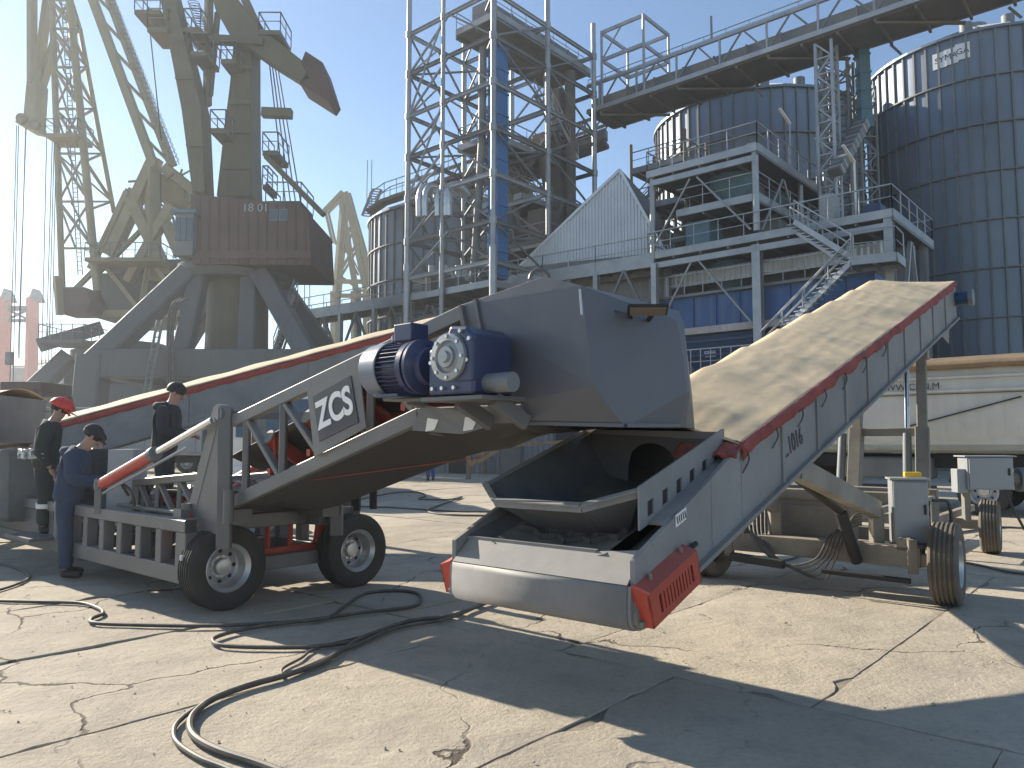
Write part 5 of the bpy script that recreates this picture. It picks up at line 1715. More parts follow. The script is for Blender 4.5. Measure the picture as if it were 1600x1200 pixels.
# ---- portal crane with brown machine house
DA = 50.0
CA = empty('portal_crane', at(365, 690, DA) * 1.0, 'olive portal crane with brown machine house and grey legs, nearest crane', 'crane', 'harbour cranes')
hs_ = MB()
pts = [(298, 303), (466, 319), (482, 333), (486, 414), (300, 412)]
house = slabp(CA, 'machine_house', pts, DA - 4, 6.2, RUST, .05)
x = 312
while x < 484:
    yt = 303 + (x - 298) * .095 + (0 if x < 466 else (x - 466) * .8)
    member(house, 'house_rib', at(x, yt + 2, DA - 4.03), at(x, 411, DA - 4.03), .1, .08, RUST)
    x += 15
member(house, 'house_sill', at(298, 398, DA - 4.06), at(486, 398, DA - 4.06), .1, .5, RUST)
for wx in (428, 443):
    m = MB(); Mw = frame(at(wx, 336, DA - 4.08), V3((1, 0, 0)), UP); m.box((0, 0, 0), .5, .08, .75, Mw); wf = m.obj('house_window', GALVD, house)
    m = MB(); m.box((0, -.05, 0), .4, .03, .62, Mw); m.obj('pane', GLASS, wf)
text(house, 'house_number', '18 01', .72, frame(at(399, 325, DA - 4.06), V3((1, 0, 0)), V3((0, -1, 0))), GALV, .01)
# operator cabin at the left of the house
m = MB(); Mk = frame(at(287, 366, DA - 4.6), V3((1, 0, 0)), UP); m.box((0, 1, 0), 1.1, 2.0, 2.6, Mk); cab = m.obj('operator_cabin', GALVD, CA, bevel=.04)
for k in range(3):
    m = MB(); m.box((-.35 + .35 * k, -.02, .3), .3, .04, 1.4, Mk); m.obj('cabin_pane', GLASS, cab)
m = MB(); m.box((0, 1, 1.4), 1.5, 2.3, .2, Mk); m.obj('cabin_roof', TEAL, cab)
# column
m = MB()
def ring4(x0, x1, y, y0, y1): return [at(x0, y, y0), at(x1, y, y0), at(x1, y, y0) + YV * (y1 - y0), at(x0, y, y0) + YV * (y1 - y0)]
rings = [ring4(338, 392, 306, DA - 1.2, DA + 1.2), ring4(346, 391, 235, DA - 1.1, DA + 1.1), ring4(359, 392, 130, DA - 1.0, DA + 1.0), ring4(365, 392, 62, DA - 1.0, DA + 1.0)]
vs = [p for r in rings for p in r]
m.add(vs, [(4 * i + k, 4 * i + (k + 1) % 4, 4 * i + 4 + (k + 1) % 4, 4 * i + 4 + k) for i in range(3) for k in range(4)] + [(0, 3, 2, 1), (12, 13, 14, 15)])
m.obj('mast_column', OLIVE, CA, bevel=.04)
for y in (105, 160, 205, 262):
    k = (y - 62) / 244
    member(CA, 'column_band', at(366 - 24 * k, y, DA - 1.3), at(392, y, DA - 1.3), .12, .25, OLIVE)
# jib
m = MB()
rings = [ring4(300, 320, 300, DA - 3.2, DA - 1.6), ring4(283, 314, 170, DA - 3.2, DA - 1.6), ring4(252, 276, 10, DA - 3.1, DA - 1.6), ring4(236, 256, -70, DA - 3.0, DA - 1.6)]
vs = [p for r in rings for p in r]
m.add(vs, [(4 * i + k, 4 * i + (k + 1) % 4, 4 * i + 4 + (k + 1) % 4, 4 * i + 4 + k) for i in range(3) for k in range(4)] + [(0, 3, 2, 1), (12, 13, 14, 15)])
m.obj('jib', OLIVE, CA, bevel=.05)
for y, x0, x1 in ((60, 263, 288), (120, 274, 303), (225, 291, 318)):
    member(CA, 'jib_band', at(x0, y, DA - 3.5), at(x1, y, DA - 3.5), .1, .3, OLIVE)
# rocker arm, counterweight, tie rods
slabp(CA, 'rocker_arm', [(325, -35), (352, -28), (405, 42), (436, 66), (485, 104), (470, 128), (418, 95), (372, 62), (362, 60), (336, 14)], DA - 1.9, .9, OLIVE, .04)
slabp(CA, 'rocker_arm', [(325, -35), (352, -28), (405, 42), (436, 66), (485, 104), (470, 128), (418, 95), (372, 62), (362, 60), (336, 14)], DA + .4, .7, OLIVE, .04)
slabp(CA, 'counterweight', [(477, 79), (504, 97), (520, 147), (513, 158), (466, 128), (483, 122), (470, 96)], DA - 2.0, 2.4, RUST, .06)
for yy in (-1.6, 1.4):
    strut(CA, 'tie_rod', (327, -30, DA + yy), (324, 165, DA + yy), .42, OLIVE)
    strut(CA, 'tie_rod', (340, 20, DA + yy), (328, 150, DA + yy), .3, OLIVE)
    strut(CA, 'head_strut', (374, -20, DA + yy), (404, 45, DA + yy), .5, OLIVE)
strut(CA, 'cross_beam', (330, 62, DA - 2), (412, 66, DA - 2), .5, OLIVE)
strut(CA, 'stay_beam', (416, 245, DA - 2.6), (506, 336, DA - 3.8), .3, OLIVE)
for a, b in (((410, 176), (456, 178)),):
    strut(CA, 'boom_stub', (*a, DA - 2.4), (*b, DA - 2.4), .55, OLIVE)
platform(CA, 210, 250, 15, DA - 3.4, 2.2); platform(CA, 230, 262, 42, DA - 3.4, 2.2); platform(CA, 286, 313, 42, DA - 3.4, 2.4); platform(CA, 297, 322, 80, DA - 3.4, 2.2)
platform(CA, 404, 438, 47, DA - 2, 2.4); platform(CA, 410, 434, 235, DA - 2.3, 2.4); platform(CA, 328, 352, 200, DA - 2.6, 2.4); platform(CA, 410, 418, 288, DA - 2.3, 2.0); platform(CA, 415, 470, 314, DA - 3, 3.0, RUST)
platform(CA, 345, 368, 92, DA - 2.4, 2.0)
for k in range(4):
    a = at(421 + k * 4, 100, DA - .5 + k * .4); b = at(446 + k * 8, 318, DA - 1 + k * .5)
    m = MB(); m.tube([a, b], .045, 5); m.obj('stay_rope', ROPE, CA)
m = MB(); m.tube([at(234, 45, DA - 2), at(252, 220, DA - 2)], .04, 5); m.obj('hoist_rope', ROPE, CA)
# ladder hoops beside the jib
m = MB()
for k in range(10):
    p = at(303 + k * 1.2, 5 + k * 4, DA - 2.4)
    m.tube([p + V3((.35 * math.cos(t), .35 * math.sin(t), 0)) for t in [i * math.pi / 5 for i in range(11)]], .03, 4)
m.obj('ladder_hoops', GALVD, CA, kind='stuff')
# slewing ring and portal
cx = at(366, 690, DA); cx.z = 0
ringz = at(366, 424, DA).z
m = MB(); m.lathe([(ringz - .9, 2.2), (ringz - .9, 3.4), (ringz - .5, 3.75), (ringz + .05, 3.75), (ringz + .2, 3.5), (ringz + .75, 2.6), (ringz + .75, .1)], frame(cx, UP, V3((1, 0, 0))), 40); m.obj('slewing_ring', CRGREY, CA)
m = MB(); m.lathe([(3.0, 2.2), (6.5, 2.0), (ringz - .8, 1.9)], frame(cx, UP, V3((1, 0, 0))), 28); m.obj('king_column', OLIVE, CA)
kz = at(0, 580, DA).z
fz = 0.0
for sx, sy in ((-1, -1), (1, -1), (-1, 1), (1, 1)):
    top_ = cx + V3((sx * 2.3, sy * 2.3, ringz - .7))
    knee = cx + V3((sx * 6.2 + (-.6 if sx < 0 else 0), sy * 4.6, kz))
    foot = cx + V3((sx * 6.4 + (-.6 if sx < 0 else 0), sy * 4.8, .9))
    m = MB(); m.bar(top_, knee, 1.15, 1.5, YV, .1); m.obj('portal_leg', CRGREY, CA)
    m = MB(); m.bar(knee + UP * .5, foot, 1.5, 1.5, YV, .1); m.obj('portal_leg', CRGREY, CA)
    m = MB(); m.box((0, 0, .75), 3.4, .9, .8, Matrix.Translation(V3((foot.x, foot.y, 0)))); bg_ = m.obj('travel_bogie', CRGREY, CA, bevel=.05)
    for k in (-1, 1):
        m = MB(); m.tube([V3((foot.x + k * .9, foot.y - .2, .38)), V3((foot.x + k * .9, foot.y + .2, .38))], .38, 18); m.obj('rail_wheel', RUST, bg_)
for sy in (-1, 1):
    a, b = cx + V3((-6.8, sy * 4.6, kz)), cx + V3((6.2, sy * 4.6, kz))
    m = MB(); m.bar(a, b, 1.2, 1.7, UP, .08); m.obj('portal_beam', CRGREY, CA)
for sx in (-6.6, 6.2):
    m = MB(); m.bar(cx + V3((sx, -4.6, kz)), cx + V3((sx, 4.6, kz)), 1.2, 1.6, UP, .08); m.obj('portal_beam', CRGREY, CA)
m = MB(); m.box((0, 0, kz - .4), 5.4, 4.6, 2.4, Matrix.Translation(cx)); m.obj('cable_drum_room', CRGREY, CA, bevel=.1)
for dx, dy in ((-2.4, -2.2), (2.2, -2.2)):
    m = MB(); m.bar(cx + V3((dx * .7, dy, ringz - .8)), cx + V3((dx * .9, dy - 1.4, kz)), 1.0, 1.0, YV, .08); m.obj('portal_leg', CRGREY, CA)
stair(CA, cx + V3((3.4, -3.2, kz + .8)), cx + V3((4.6, -3.2, ringz - 2.2)), YV, .8, 14, GALVD)
for k in range(3):
    hose(CA, [at(262 + k * 5, 598, DA - 6), at(262 + k * 4, 520, DA - 6), at(268 + k * 5, 478, DA - 6), at(283 + k * 5, 466, DA - 5)], .07, name='supply_cable')
strut(CA, 'ladder_stringer', (223, 625, DA - 6.2), (246, 500, DA - 6), .12, GALVD); strut(CA, 'ladder_stringer', (231, 625, DA - 6.2), (254, 500, DA - 6), .12, GALVD)
for k in range(14):
    f = k / 14; strut(CA, 'ladder_rung', (223 + 23 * f, 625 - 125 * f, DA - 6.1), (231 + 23 * f, 625 - 125 * f, DA - 6.1), .06, GALVD)

# ---- pale yellow lattice crane, farther left
DB = 62.0
CB = empty('lattice_crane', at(190, 690, DB), 'pale yellow lattice jib crane at the far left behind the olive crane', 'crane', 'harbour cranes')
pxm = DB / 1200
# upright lattice jib (two heavy chords and a back chord)
strut(CB, 'jib_chord', (80, -30, DB), (98, 470, DB), .5, YELL, 'cyl')
strut(CB, 'jib_chord', (106, -30, DB - .6), (152, 455, DB - .6), .62, YELL, 'cyl')
strut(CB, 'jib_chord', (112, 2, DB + 2.5), (125, 45, DB + 2.5), .35, YELL, 'cyl')
strut(CB, 'jib_chord', (125, 45, DB + 2.5), (178, 332, DB + 2.5), .38, YELL, 'cyl')
m = MB()
ys = [0, 45, 105, 170, 240, 315, 388]
def jl(y): return at(79 + (y + 30) * .037, y, DB)
def jm(y): return at(106 + (y + 30) * .098, y, DB - .6)
def jr(y): return at(125 + (y - 45) * .185, y, DB + 2.5) if y >= 45 else at(112 + y * .29, y, DB + 2.5)
for k, y in enumerate(ys):
    m.bar(jl(y), jm(y), .16, .16)
    if y <= 335: m.bar(jm(y + 12), jr(y), .16, .16); m.bar(jl(y), jr(y), .14, .14)
    if k < len(ys) - 1:
        y2 = ys[k + 1]
        m.bar(jl(y), jm(y2), .2, .2); m.bar(jm(y), jl(y2), .13, .13)
        if y2 <= 335: m.bar(jm(y + 12), jr(y2), .2, .2); m.bar(jl(y), jr(y2), .13, .13)
        mid_ = (jl(y) + jm(y2)) / 2
        m.bar(jl(y), jl(y2).lerp(jm(y2), .45), .12, .12); m.bar(jm(y2), jl(y).lerp(jm(y), .4), .12, .12)
m.obj('jib_lacing', YELL, CB, kind='stuff')
m = MB()                                           # ladder inside the jib
for s in (0, 7):
    m.bar(at(96 + s, 0, DB + .5), at(122 + s, 430, DB + .5), .06, .06)
for k in range(60):
    f = k / 60; m.bar(at(96 + 26 * f, 430 * f, DB + .5), at(103 + 26 * f, 430 * f, DB + .5), .05, .05)
m.obj('jib_ladder', GALVD, CB, kind='stuff')
platform(CB, 70, 120, 208, DB - 1.5, 2.4, YELL)
# hanging fly jib head with sheave
slabp(CB, 'fly_jib_arm', [(41, -20), (49, -20), (48, 128), (41, 128)], DB - .5, .9, YELL, .05)
slabp(CB, 'fly_jib_arm', [(68, -20), (75, -20), (56, 135), (48, 130)], DB + .5, .9, YELL, .05)
slabp(CB, 'fly_jib_arm', [(80, 55), (84, 62), (58, 150), (51, 146)], DB + 1.0, .9, YELL, .05)
slabp(CB, 'fly_jib_head', [(41, 125), (58, 125), (54, 190), (58, 204), (40, 200), (22, 190), (36, 178)], DB - .3, 1.6, YELL, .06)
for px, py in ((52, 194), (32, 184)):
    m = MB(); p = at(px, py, DB - .6); m.tube([p, p + YV * .4], .42, 20); sh_ = m.obj('sheave', YELLD, CB)
    m = MB(); m.tube([p - YV * .02, p], .22, 16); m.obj('sheave_hub', GALVD, sh_)
for x0, x1, y1 in ((26, 15, 620), (29, 20, 620), (41, 28, 560), (40, 30, 560), (73, 64, 620), (82, 70, 620), (85, 74, 640), (88, 80, 600)):
    m = MB(); m.tube([at(x0, 196 if x0 < 60 else 210, DB - .2), at(x1, y1, DB - .2)], .035, 5); m.obj('hoist_rope', ROPE, CB)
m = MB(); m.box((0, 0, 0), .5, .5, 1.1, Matrix.Translation(at(15, 560, DB - .2))); m.obj('hook_block', GALVD, CB, bevel=.08)
# twin tie struts down to the A-frame
for o, dd in ((0, 0), (26, 1.6)):
    strut(CB, 'luffing_strut', (138 + o, -20, DB + dd), (240 + o * 1.12, 258, DB + dd), .8, YELL, 'box', .6)
m = MB()
for k in range(6):
    f, f2 = k / 6, (k + 1) / 6
    m.bar(at(138 + 102 * f, -20 + 278 * f, DB), at(164 + 105 * f2, -20 + 278 * f2, DB + 1.6), .2, .2)
m.obj('strut_lacing', YELL, CB, kind='stuff')
m = MB()
for k in range(34):
    f = k / 34; p = at(172 + 104 * f, -5 + 262 * f, DB + .8)
    m.tube([p + V3((.3 * math.cos(t), .5 * math.sin(t), .12 * math.cos(t))) for t in [i * math.pi / 4 for i in range(9)]], .03, 4)
m.bar(at(168, -5, DB + .8), at(272, 257, DB + .8), .05, .05); m.bar(at(176, -5, DB + 1.2), at(280, 257, DB + 1.2), .05, .05)
m.obj('ladder_hoops', GALVD, CB, kind='stuff')
# A-frame
for a, b, w in (((242, 250), (172, 400), .9), ((238, 262), (238, 440), .9), ((200, 300), (158, 392), .5), ((203, 310), (260, 430), .8), ((268, 320), (200, 440), .7), ((201, 296), (140, 420), .35), ((230, 350), (150, 430), .3), ((255, 262), (300, 298), .7), ((258, 350), (280, 400), .7)):
    strut(CB, 'a_frame_member', (*a, DB), (*b, DB + .5), w, YELL if w > .4 else YELLD)
    strut(CB, 'a_frame_member', (a[0] + 4, a[1] - 2, DB + 3.5), (b[0] + 4, b[1] - 2, DB + 3.5), w * .9, YELLD)
m = MB()
for k in range(16):
    a = at(random.uniform(238, 288), random.uniform(262, 340), DB + random.uniform(0, 3)); b = a + V3((random.uniform(-2, 2), random.uniform(-1, 2), random.uniform(-2, 2)))
    m.bar(a, b, .16, .16)
m.obj('a_frame_lacing', YELLD, CB, kind='stuff')
slabp(CB, 'winch_house', [(250, 270), (286, 282), (290, 318), (262, 330), (248, 306)], DB + .3, 3, YELLD, .05)
platform(CB, 132, 250, 402, DB - 2, 3.5, YELLD)
# machine house, cabin, gantry
slabp(CB, 'machine_house', [(146, 427), (330, 420), (330, 492), (146, 496)], DB + 1, 8, CRGREY, .1)
slabp(CB, 'house_sill', [(140, 484), (335, 484), (335, 494), (140, 494)], DB + .6, .5, YELL)
slabp(CB, 'machine_house_roof', [(150, 406), (330, 404), (330, 416), (150, 418)], DB + 1, 8, CRGREY, .1)
for a, b in (((168, 420), (220, 486)), ((232, 410), (220, 486)), ((150, 420), (100, 470)), ((245, 418), (268, 455))):
    strut(CB, 'house_brace', (*a, DB), (*b, DB), .35, YELL)
slabp(CB, 'operator_cabin', [(94, 448), (132, 448), (142, 470), (136, 490), (92, 490)], DB - 1.5, 2.5, RUST, .08)
strut(CB, 'cabin_rail', (90, 432, DB - 1.6), (94, 492, DB - 1.6), .5, YELL)
bcx = at(195, 690, DB + 4); bcx.z = 0
m = MB(); m.lathe([(8.3, 4.4), (9.2, 4.4), (9.2, 3), (10, 3)], frame(bcx, UP, V3((1, 0, 0))), 32); m.obj('slewing_ring', CRGREY, CB)
for sx in (-1, 1):
    for sy in (-1, 1):
        top_ = bcx + V3((sx * 3.3, sy * 3, 8.6)); kn = bcx + V3((sx * 5.6, sy * 4.6, 5.2)); ft = bcx + V3((sx * 5.2, sy * 4.6, 1.0))
        m = MB(); m.bar(top_, kn, 1.3, 1.5, YV, .1); m.obj('portal_leg', CRGREY, CB)
        m = MB(); m.bar(kn + UP * .4, ft, 1.3, 1.3, YV, .1); m.obj('portal_leg', CRGREY, CB)
        m = MB(); m.box((0, 0, .7), 3.6, 1.0, .9, Matrix.Translation(V3((ft.x, ft.y, 0)))); bg_ = m.obj('travel_bogie', CRGREY, CB, bevel=.05)
        for k in (-1, 1):
            m = MB(); m.tube([V3((ft.x + k, ft.y - .2, .38)), V3((ft.x + k, ft.y + .2, .38))], .38, 16); m.obj('rail_wheel', RUST, bg_)
for sy in (-1, 1):
    m = MB(); m.bar(bcx + V3((-6.4, sy * 4.6, 5.2)), bcx + V3((6.0, sy * 4.6, 5.2)), 1.2, 2.0, UP, .1); m.obj('portal_beam', CRGREY, CB)
m = MB(); m.box((0, 0, 6.6), 7.5, 6, 2.6, Matrix.Translation(bcx)); m.obj('cable_drum_room', CRGREY, CB, bevel=.1)
platform(CB, 60, 130, 530, DB - 2, 3.5, CRGREY)
strut(CB, 'outreach_beam', (60, 540, DB - 1), (160, 512, DB + 1), 1.0, CRGREY)

# ---- distant cranes
CD = empty('distant_lattice_crane', at(545, 690, 120), 'small far yellow A-frame crane between the brown house and the left silo', 'crane', 'harbour cranes')
for a, b, w in (((536, 300), (507, 330), .7), ((538, 302), (524, 462), .8), ((540, 302), (575, 470), .8), ((541, 300), (580, 440), .6), ((532, 318), (556, 465), .5), ((508, 328), (520, 380), .4), ((552, 345), (530, 400), .4), ((558, 380), (528, 430), .4), ((528, 430), (566, 455), .35), ((530, 370), (560, 430), .3)):
    strut(CD, 'a_frame_member', (*a, 120), (*b, 120), w, YELLD)
    strut(CD, 'a_frame_member', (a[0] + 5, a[1] + 2, 124), (b[0] + 5, b[1] + 2, 124), w * .8, YELLD)
for x in (524, 575, 556):
    strut(CD, 'gantry_leg', (x, 455, 121), (x + 2, 705, 121), 1.2, YELLD)
for x0, x1, y in ((520, 585, 440), (518, 590, 462)):
    strut(CD, 'gantry_beam', (x0, y, 120), (x1, y, 120), .6, YELLD)
jb_ = strut(CD, 'jib', (536, 300, 120), (515, 320, 120), .5, YELLD)
CD2 = empty('hook_block_sheave', at(483, 424, 80), 'small yellow hook block hanging below the brown machine house', 'hook block')
m = MB(); p = at(483, 426, 80); m.tube([p, p + YV * .5], .65, 16); m.obj('sheave', YELLD, CD2)
m = MB(); m.bar(at(478, 416, 80), at(492, 420, 80), .6, .6); m.obj('block_frame', YELLD, CD2)
for x in (476, 484):
    m = MB(); m.tube([at(x, 428, 80), at(x, 560, 80)], .05, 5); m.obj('hoist_rope', ROPE, CD2)
RD = empty('distant_gantry_crane', at(30, 690, 150), 'far hazy red gantry crane posts at the left edge', 'crane', 'harbour cranes')
for x0, x1, w in ((6, 0, 2.2), (51, 47, 1.8)):
    strut(RD, 'gantry_leg', (x0, 465, 150), (x1, 700, 150), w, ORANGE)
    slabp(RD, 'leg_cap', [(x0 - 8, 470), (x0, 450), (x0 + 9, 470)], 149, 2.5, GALVD)
strut(RD, 'cross_beam', (5, 482, 150), (50, 482, 150), .9, CRGREY); strut(RD, 'cross_beam', (5, 501, 150), (50, 501, 150), .6, CRGREY)
for a, b in (((8, 482), (48, 501)), ((48, 482), (8, 501))): strut(RD, 'cross_brace', (*a, 150), (*b, 150), .4, CRGREY)

# ---- clamshell grab bucket standing on the quay
GBK = empty('grab_bucket', V3((-19.2, 31, 0)), 'dark rusty clamshell grab bucket with a ladder of arms, standing at the left', 'grab bucket')
gc = V3((-19.2, 31.0, 0))
for s_ in (-1, 1):
    m = MB()
    pr = []
    for i in range(9):
        t = i / 8 * 1.75
        pr.append(gc + V3((s_ * (.04 + 1.35 * math.sin(t)), -1.2, .05 + 1.5 - 1.5 * math.cos(t))))
    pr.append(gc + V3((s_ * .04, -1.2, 1.9)))
    m.prism(pr, YV * 2.4); sh_ = m.obj('bucket_shell', CRGREY, GBK, bevel=.03)
    for yy in (-1.22, 1.18):
        m = MB(); m.bar(gc + V3((s_ * 1.2, yy, 1.7)), gc + V3((s_ * .55, yy, 3.6)), .14, .2); m.obj('grab_arm', RUST, GBK)
m = MB(); m.box((0, 0, 3.7), 1.6, 2.2, .5, Matrix.Translation(gc)); m.obj('grab_head', RUST, GBK, bevel=.05)
m = MB(); m.tube([gc + V3((0, -1.1, 2.0)), gc + V3((0, 1.1, 2.0))], .28, 16); m.obj('lower_sheave', GALVD, GBK)
for k in range(8):
    m = MB(); m.bar(gc + V3((1.0, -1.35, .6 + k * .36)), gc + V3((1.45, -1.35, .6 + k * .36)), .05, .05); m.obj('ladder_rung', RUST, GBK)
for x_ in (1.0, 1.45):
    m = MB(); m.bar(gc + V3((x_, -1.35, .1)), gc + V3((x_, -1.35, 3.5)), .06, .06); m.obj('ladder_stringer', RUST, GBK)

# ================================================================== TRUCKS
TR = empty('tipper_trailer', V3((10.5, 17.5, 0)), 'white tipper semi trailer with brown rolled tarp, parked behind the right conveyor', 'trailer')
tb_ = at(1500, 704, 17.0); tb_.z = 0


def tp(v, u, z): return tb_ + VV * v + U * u + UP * z


L0, L1 = -6.0, 6.6
ZB, ZT = 1.4, 3.25
sides = [(ZB + .0, .12), (ZB + .22, -.02), (2.75, 0), (ZT, 0)]
def trs(u):
    return None
m = MB(); m.prism([tp(L0, 0.02, ZB + .12), tp(L1, .02, ZB + .12), tp(L1, .02, ZT), tp(L0, .02, ZT)], U * 2.46); TRW = paint('dusty_trailer_white', (.52, .5, .45), .5, var=.12, scale=.9, streak=.3, stcol=(.32, .26, .2)); body = m.obj('body', TRW, TR, bevel=.02)
def shell(i, j):
    z = ZB + (ZT - ZB) * j
    bulge = -.05 * math.sin(math.pi * j) - .012 * noise.noise(V3((i * 9, j * 3, 2)))
    if j < .18: bulge += .1 * (.18 - j) / .18 - .05 * noise.noise(V3((i * 16, j * 9, 7)))
    return tp(L0 + (L1 - L0) * i, bulge, z)
m = MB(); m.grid(shell, 60, 16); m.obj('side_sheet', TRW, TR)
for z, h in ((3.02, .05), (2.72, .05)):
    m = MB(); m.bar(tp(L0, -.06, z), tp(L1, -.06, z), .04, h); m.obj('side_rail', TRW, TR)
m = MB(); m.bar(tp(L0, -.075, 2.66), tp(L1, -.075, 2.66), .01, .02); m.obj('red_pinstripe', RUST, TR)
m = MB(); m.bar(tp(L0, -.03, ZB - .02), tp(L1, -.03, ZB - .02), .1, .06); m.obj('bottom_rail', YELLD, TR)
m = MB(); m.grid(lambda i, j: tp(L0 + (L1 - L0) * i, -.1 + .12 * math.cos(j * 5), ZT + .05 + .1 * math.sin(j * 5) + .02 * noise.noise(V3((i * 30, j, 1)))), 50, 8); m.obj('rolled_tarp', TIMB, TR)
m = MB(); m.prism([tp(L0, .1, ZT + .02), tp(L1, .1, ZT + .02), tp(L1, 1.25, ZT + .35), tp(L0, 1.25, ZT + .35)], U * .01); m.obj('tarp_cover', TIMB, TR)
text(TR, 'web_lettering', 'WWW.CRN.M', .21, frame(tp(1.0, -.09, 2.84), -VV, -U), INK, .002, kx=1.0)
m = MB(); m.bar(tp(-1.2, -.08, 2.55), tp(1.0, -.08, 1.95), .03, .03); m.obj('lashing_pole', DARK, TR)
for u in (.5, 1.9):
    m = MB(); m.bar(tp(L0, u, 1.15), tp(L1 - .4, u, 1.15), .14, .3); m.obj('chassis_rail', DARK, TR)
for v in (-4.2, -2.9, -.4, 3.7, 5.0):
    for u in (.16, 2.3):
        wheel(TR, tp(v, u, .52), -U if u < 1 else U, .52, .32, TYRE)
    m = MB(); m.bar(tp(v, .3, .52), tp(v, 2.2, .52), .14, .14); m.obj('axle', DARK, TR)
    m = MB(); m.tube([tp(v + .66 * math.cos(t), .14, .56 + .66 * math.sin(t)) for t in [.2 + k * .34 for k in range(9)]], .04, 6); m.obj('mudguard', DARK, TR)
m = MB(); m.prism([tp(.6, .1, .75), tp(2.6, .1, .75), tp(2.6, .1, 1.25), tp(.6, .1, 1.25)], U * .6); m.obj('fuel_tank', GALVD, TR, bevel=.06)
m = MB(); m.bar(tp(.5, .05, .55), tp(3.0, .05, .55), .04, .12); m.obj('side_guard', DARK, TR)
# white lorry seen through the truss
def lorry(name, label, c, fwd, mat=WHITE, L=7.0):
    e = empty(name, c, label, 'truck', 'lorries in the yard')
    fwd = fwd.normalized(); sd = V3((fwd.y, -fwd.x, 0))
    M = frame(c, fwd, UP)
    m = MB(); m.prism([M @ V3(p) for p in ((0, -1.22, .7), (0.1, -1.22, 1.6), (-.12, -1.22, 3.0), (-.4, -1.22, 3.25), (-2.1, -1.22, 3.25), (-2.1, -1.22, .7))], -(M.to_3x3() @ V3((0, -2.44, 0)))); cb = m.obj('cab', mat, e, bevel=.06)
    m = MB(); m.prism([M @ V3(p) for p in ((.12, -1.05, 1.72), (.12, 1.05, 1.72), (-.1, 1.05, 2.8), (-.1, -1.05, 2.8))], M.to_3x3() @ V3((.02, 0, .005))); m.obj('windscreen', GLASS, cb)
    for s in (-1, 1):
        m = MB(); m.prism([M @ V3(p) for p in ((-.25, s * 1.235, 1.75), (-1.2, s * 1.235, 1.75), (-1.2, s * 1.235, 2.65), (-.4, s * 1.235, 2.65))], M.to_3x3() @ V3((0, s * .01, 0))); m.obj('side_window', GLASS, cb)
        m = MB(); m.box((.2, s * 1.4, 2.2), .12, .22, .6, M); m.obj('mirror', DARK, cb)
        m = MB(); m.box((.06, s * .9, .85), .08, .4, .2, M); m.obj('headlight', REFL, cb)
    m = MB(); m.box((.08, 0, 1.3), .06, 1.5, .4, M); m.obj('grille', DARK, cb)
    m = MB(); m.box((.1, 0, .6), .2, 2.4, .36, M); m.obj('bumper', mat, e, bevel=.04)
    m = MB(); m.box((-L / 2 - 2.2, 0, 2.1), L - .2, 2.46, 1.9, M); bd_ = m.obj('load_body', mat, e, bevel=.03)
    for k in range(7):
        for s in (-1, 1):
            m = MB(); m.box((-2.6 - k * (L - .8) / 6, s * 1.25, 2.1), .1, .06, 1.9, M); m.obj('body_rib', mat, bd_)
    m = MB(); m.box((-L / 2 - 1.6, 0, .85), L + 1.2, .9, .3, M); m.obj('chassis', DARK, e)
    for x in (-.9, -L + .6, -L - .7):
        for s in (-1, 1): wheel(e, M @ V3((x, s * 1.05, .5)), sd * -s if False else (M.to_3x3() @ V3((0, s, 0))), .5, .3, TYRE)
    return e
lorry('lorry', 'white lorry cab glimpsed through the truss left of the lettered sign', V3((-6.6, 21.5, 0)), V3((.35, -1, 0)))
lorry('lorry', 'pale box lorry standing under the left crane legs', V3((-17.5, 40, 0)), V3((-1, -.15, 0)), CABG, 9.0)
lorry('lorry', 'pale tipper lorry parked behind the dark jacketed worker', V3((-10.5, 33.0, 0)), V3((1, -.1, 0)), CABG, 7.5)

# ================================================================== PEOPLE
def skin(name, verts, edges, radii, mat, parent=None, sub=2, root=0):
    me = bpy.data.meshes.new(name)
    me.from_pydata([tuple(v) for v in verts], edges, [])
    o = bpy.data.objects.new(name, me); COL.objects.link(o)
    bm = bmesh.new(); bm.from_mesh(me)
    ly = bm.verts.layers.skin.verify()
    bm.verts.ensure_lookup_table()
    for i, v in enumerate(bm.verts):
        r = radii[i]
        v[ly].radius = r if isinstance(r, tuple) else (r, r)
        v[ly].use_root = (i == root)
    bm.to_mesh(me); bm.free()
    md = o.modifiers.new('s', 'SKIN'); md.use_smooth_shade = True
    md = o.modifiers.new('d', 'SUBSURF'); md.levels = sub; md.render_levels = sub
    dg = bpy.context.evaluated_depsgraph_get()
    nm = bpy.data.meshes.new_from_object(o.evaluated_get(dg))
    bpy.data.objects.remove(o)
    nm.polygons.foreach_set('use_smooth', [True] * len(nm.polygons))
    nm.materials.clear()
    return link(name, nm, mat, parent)


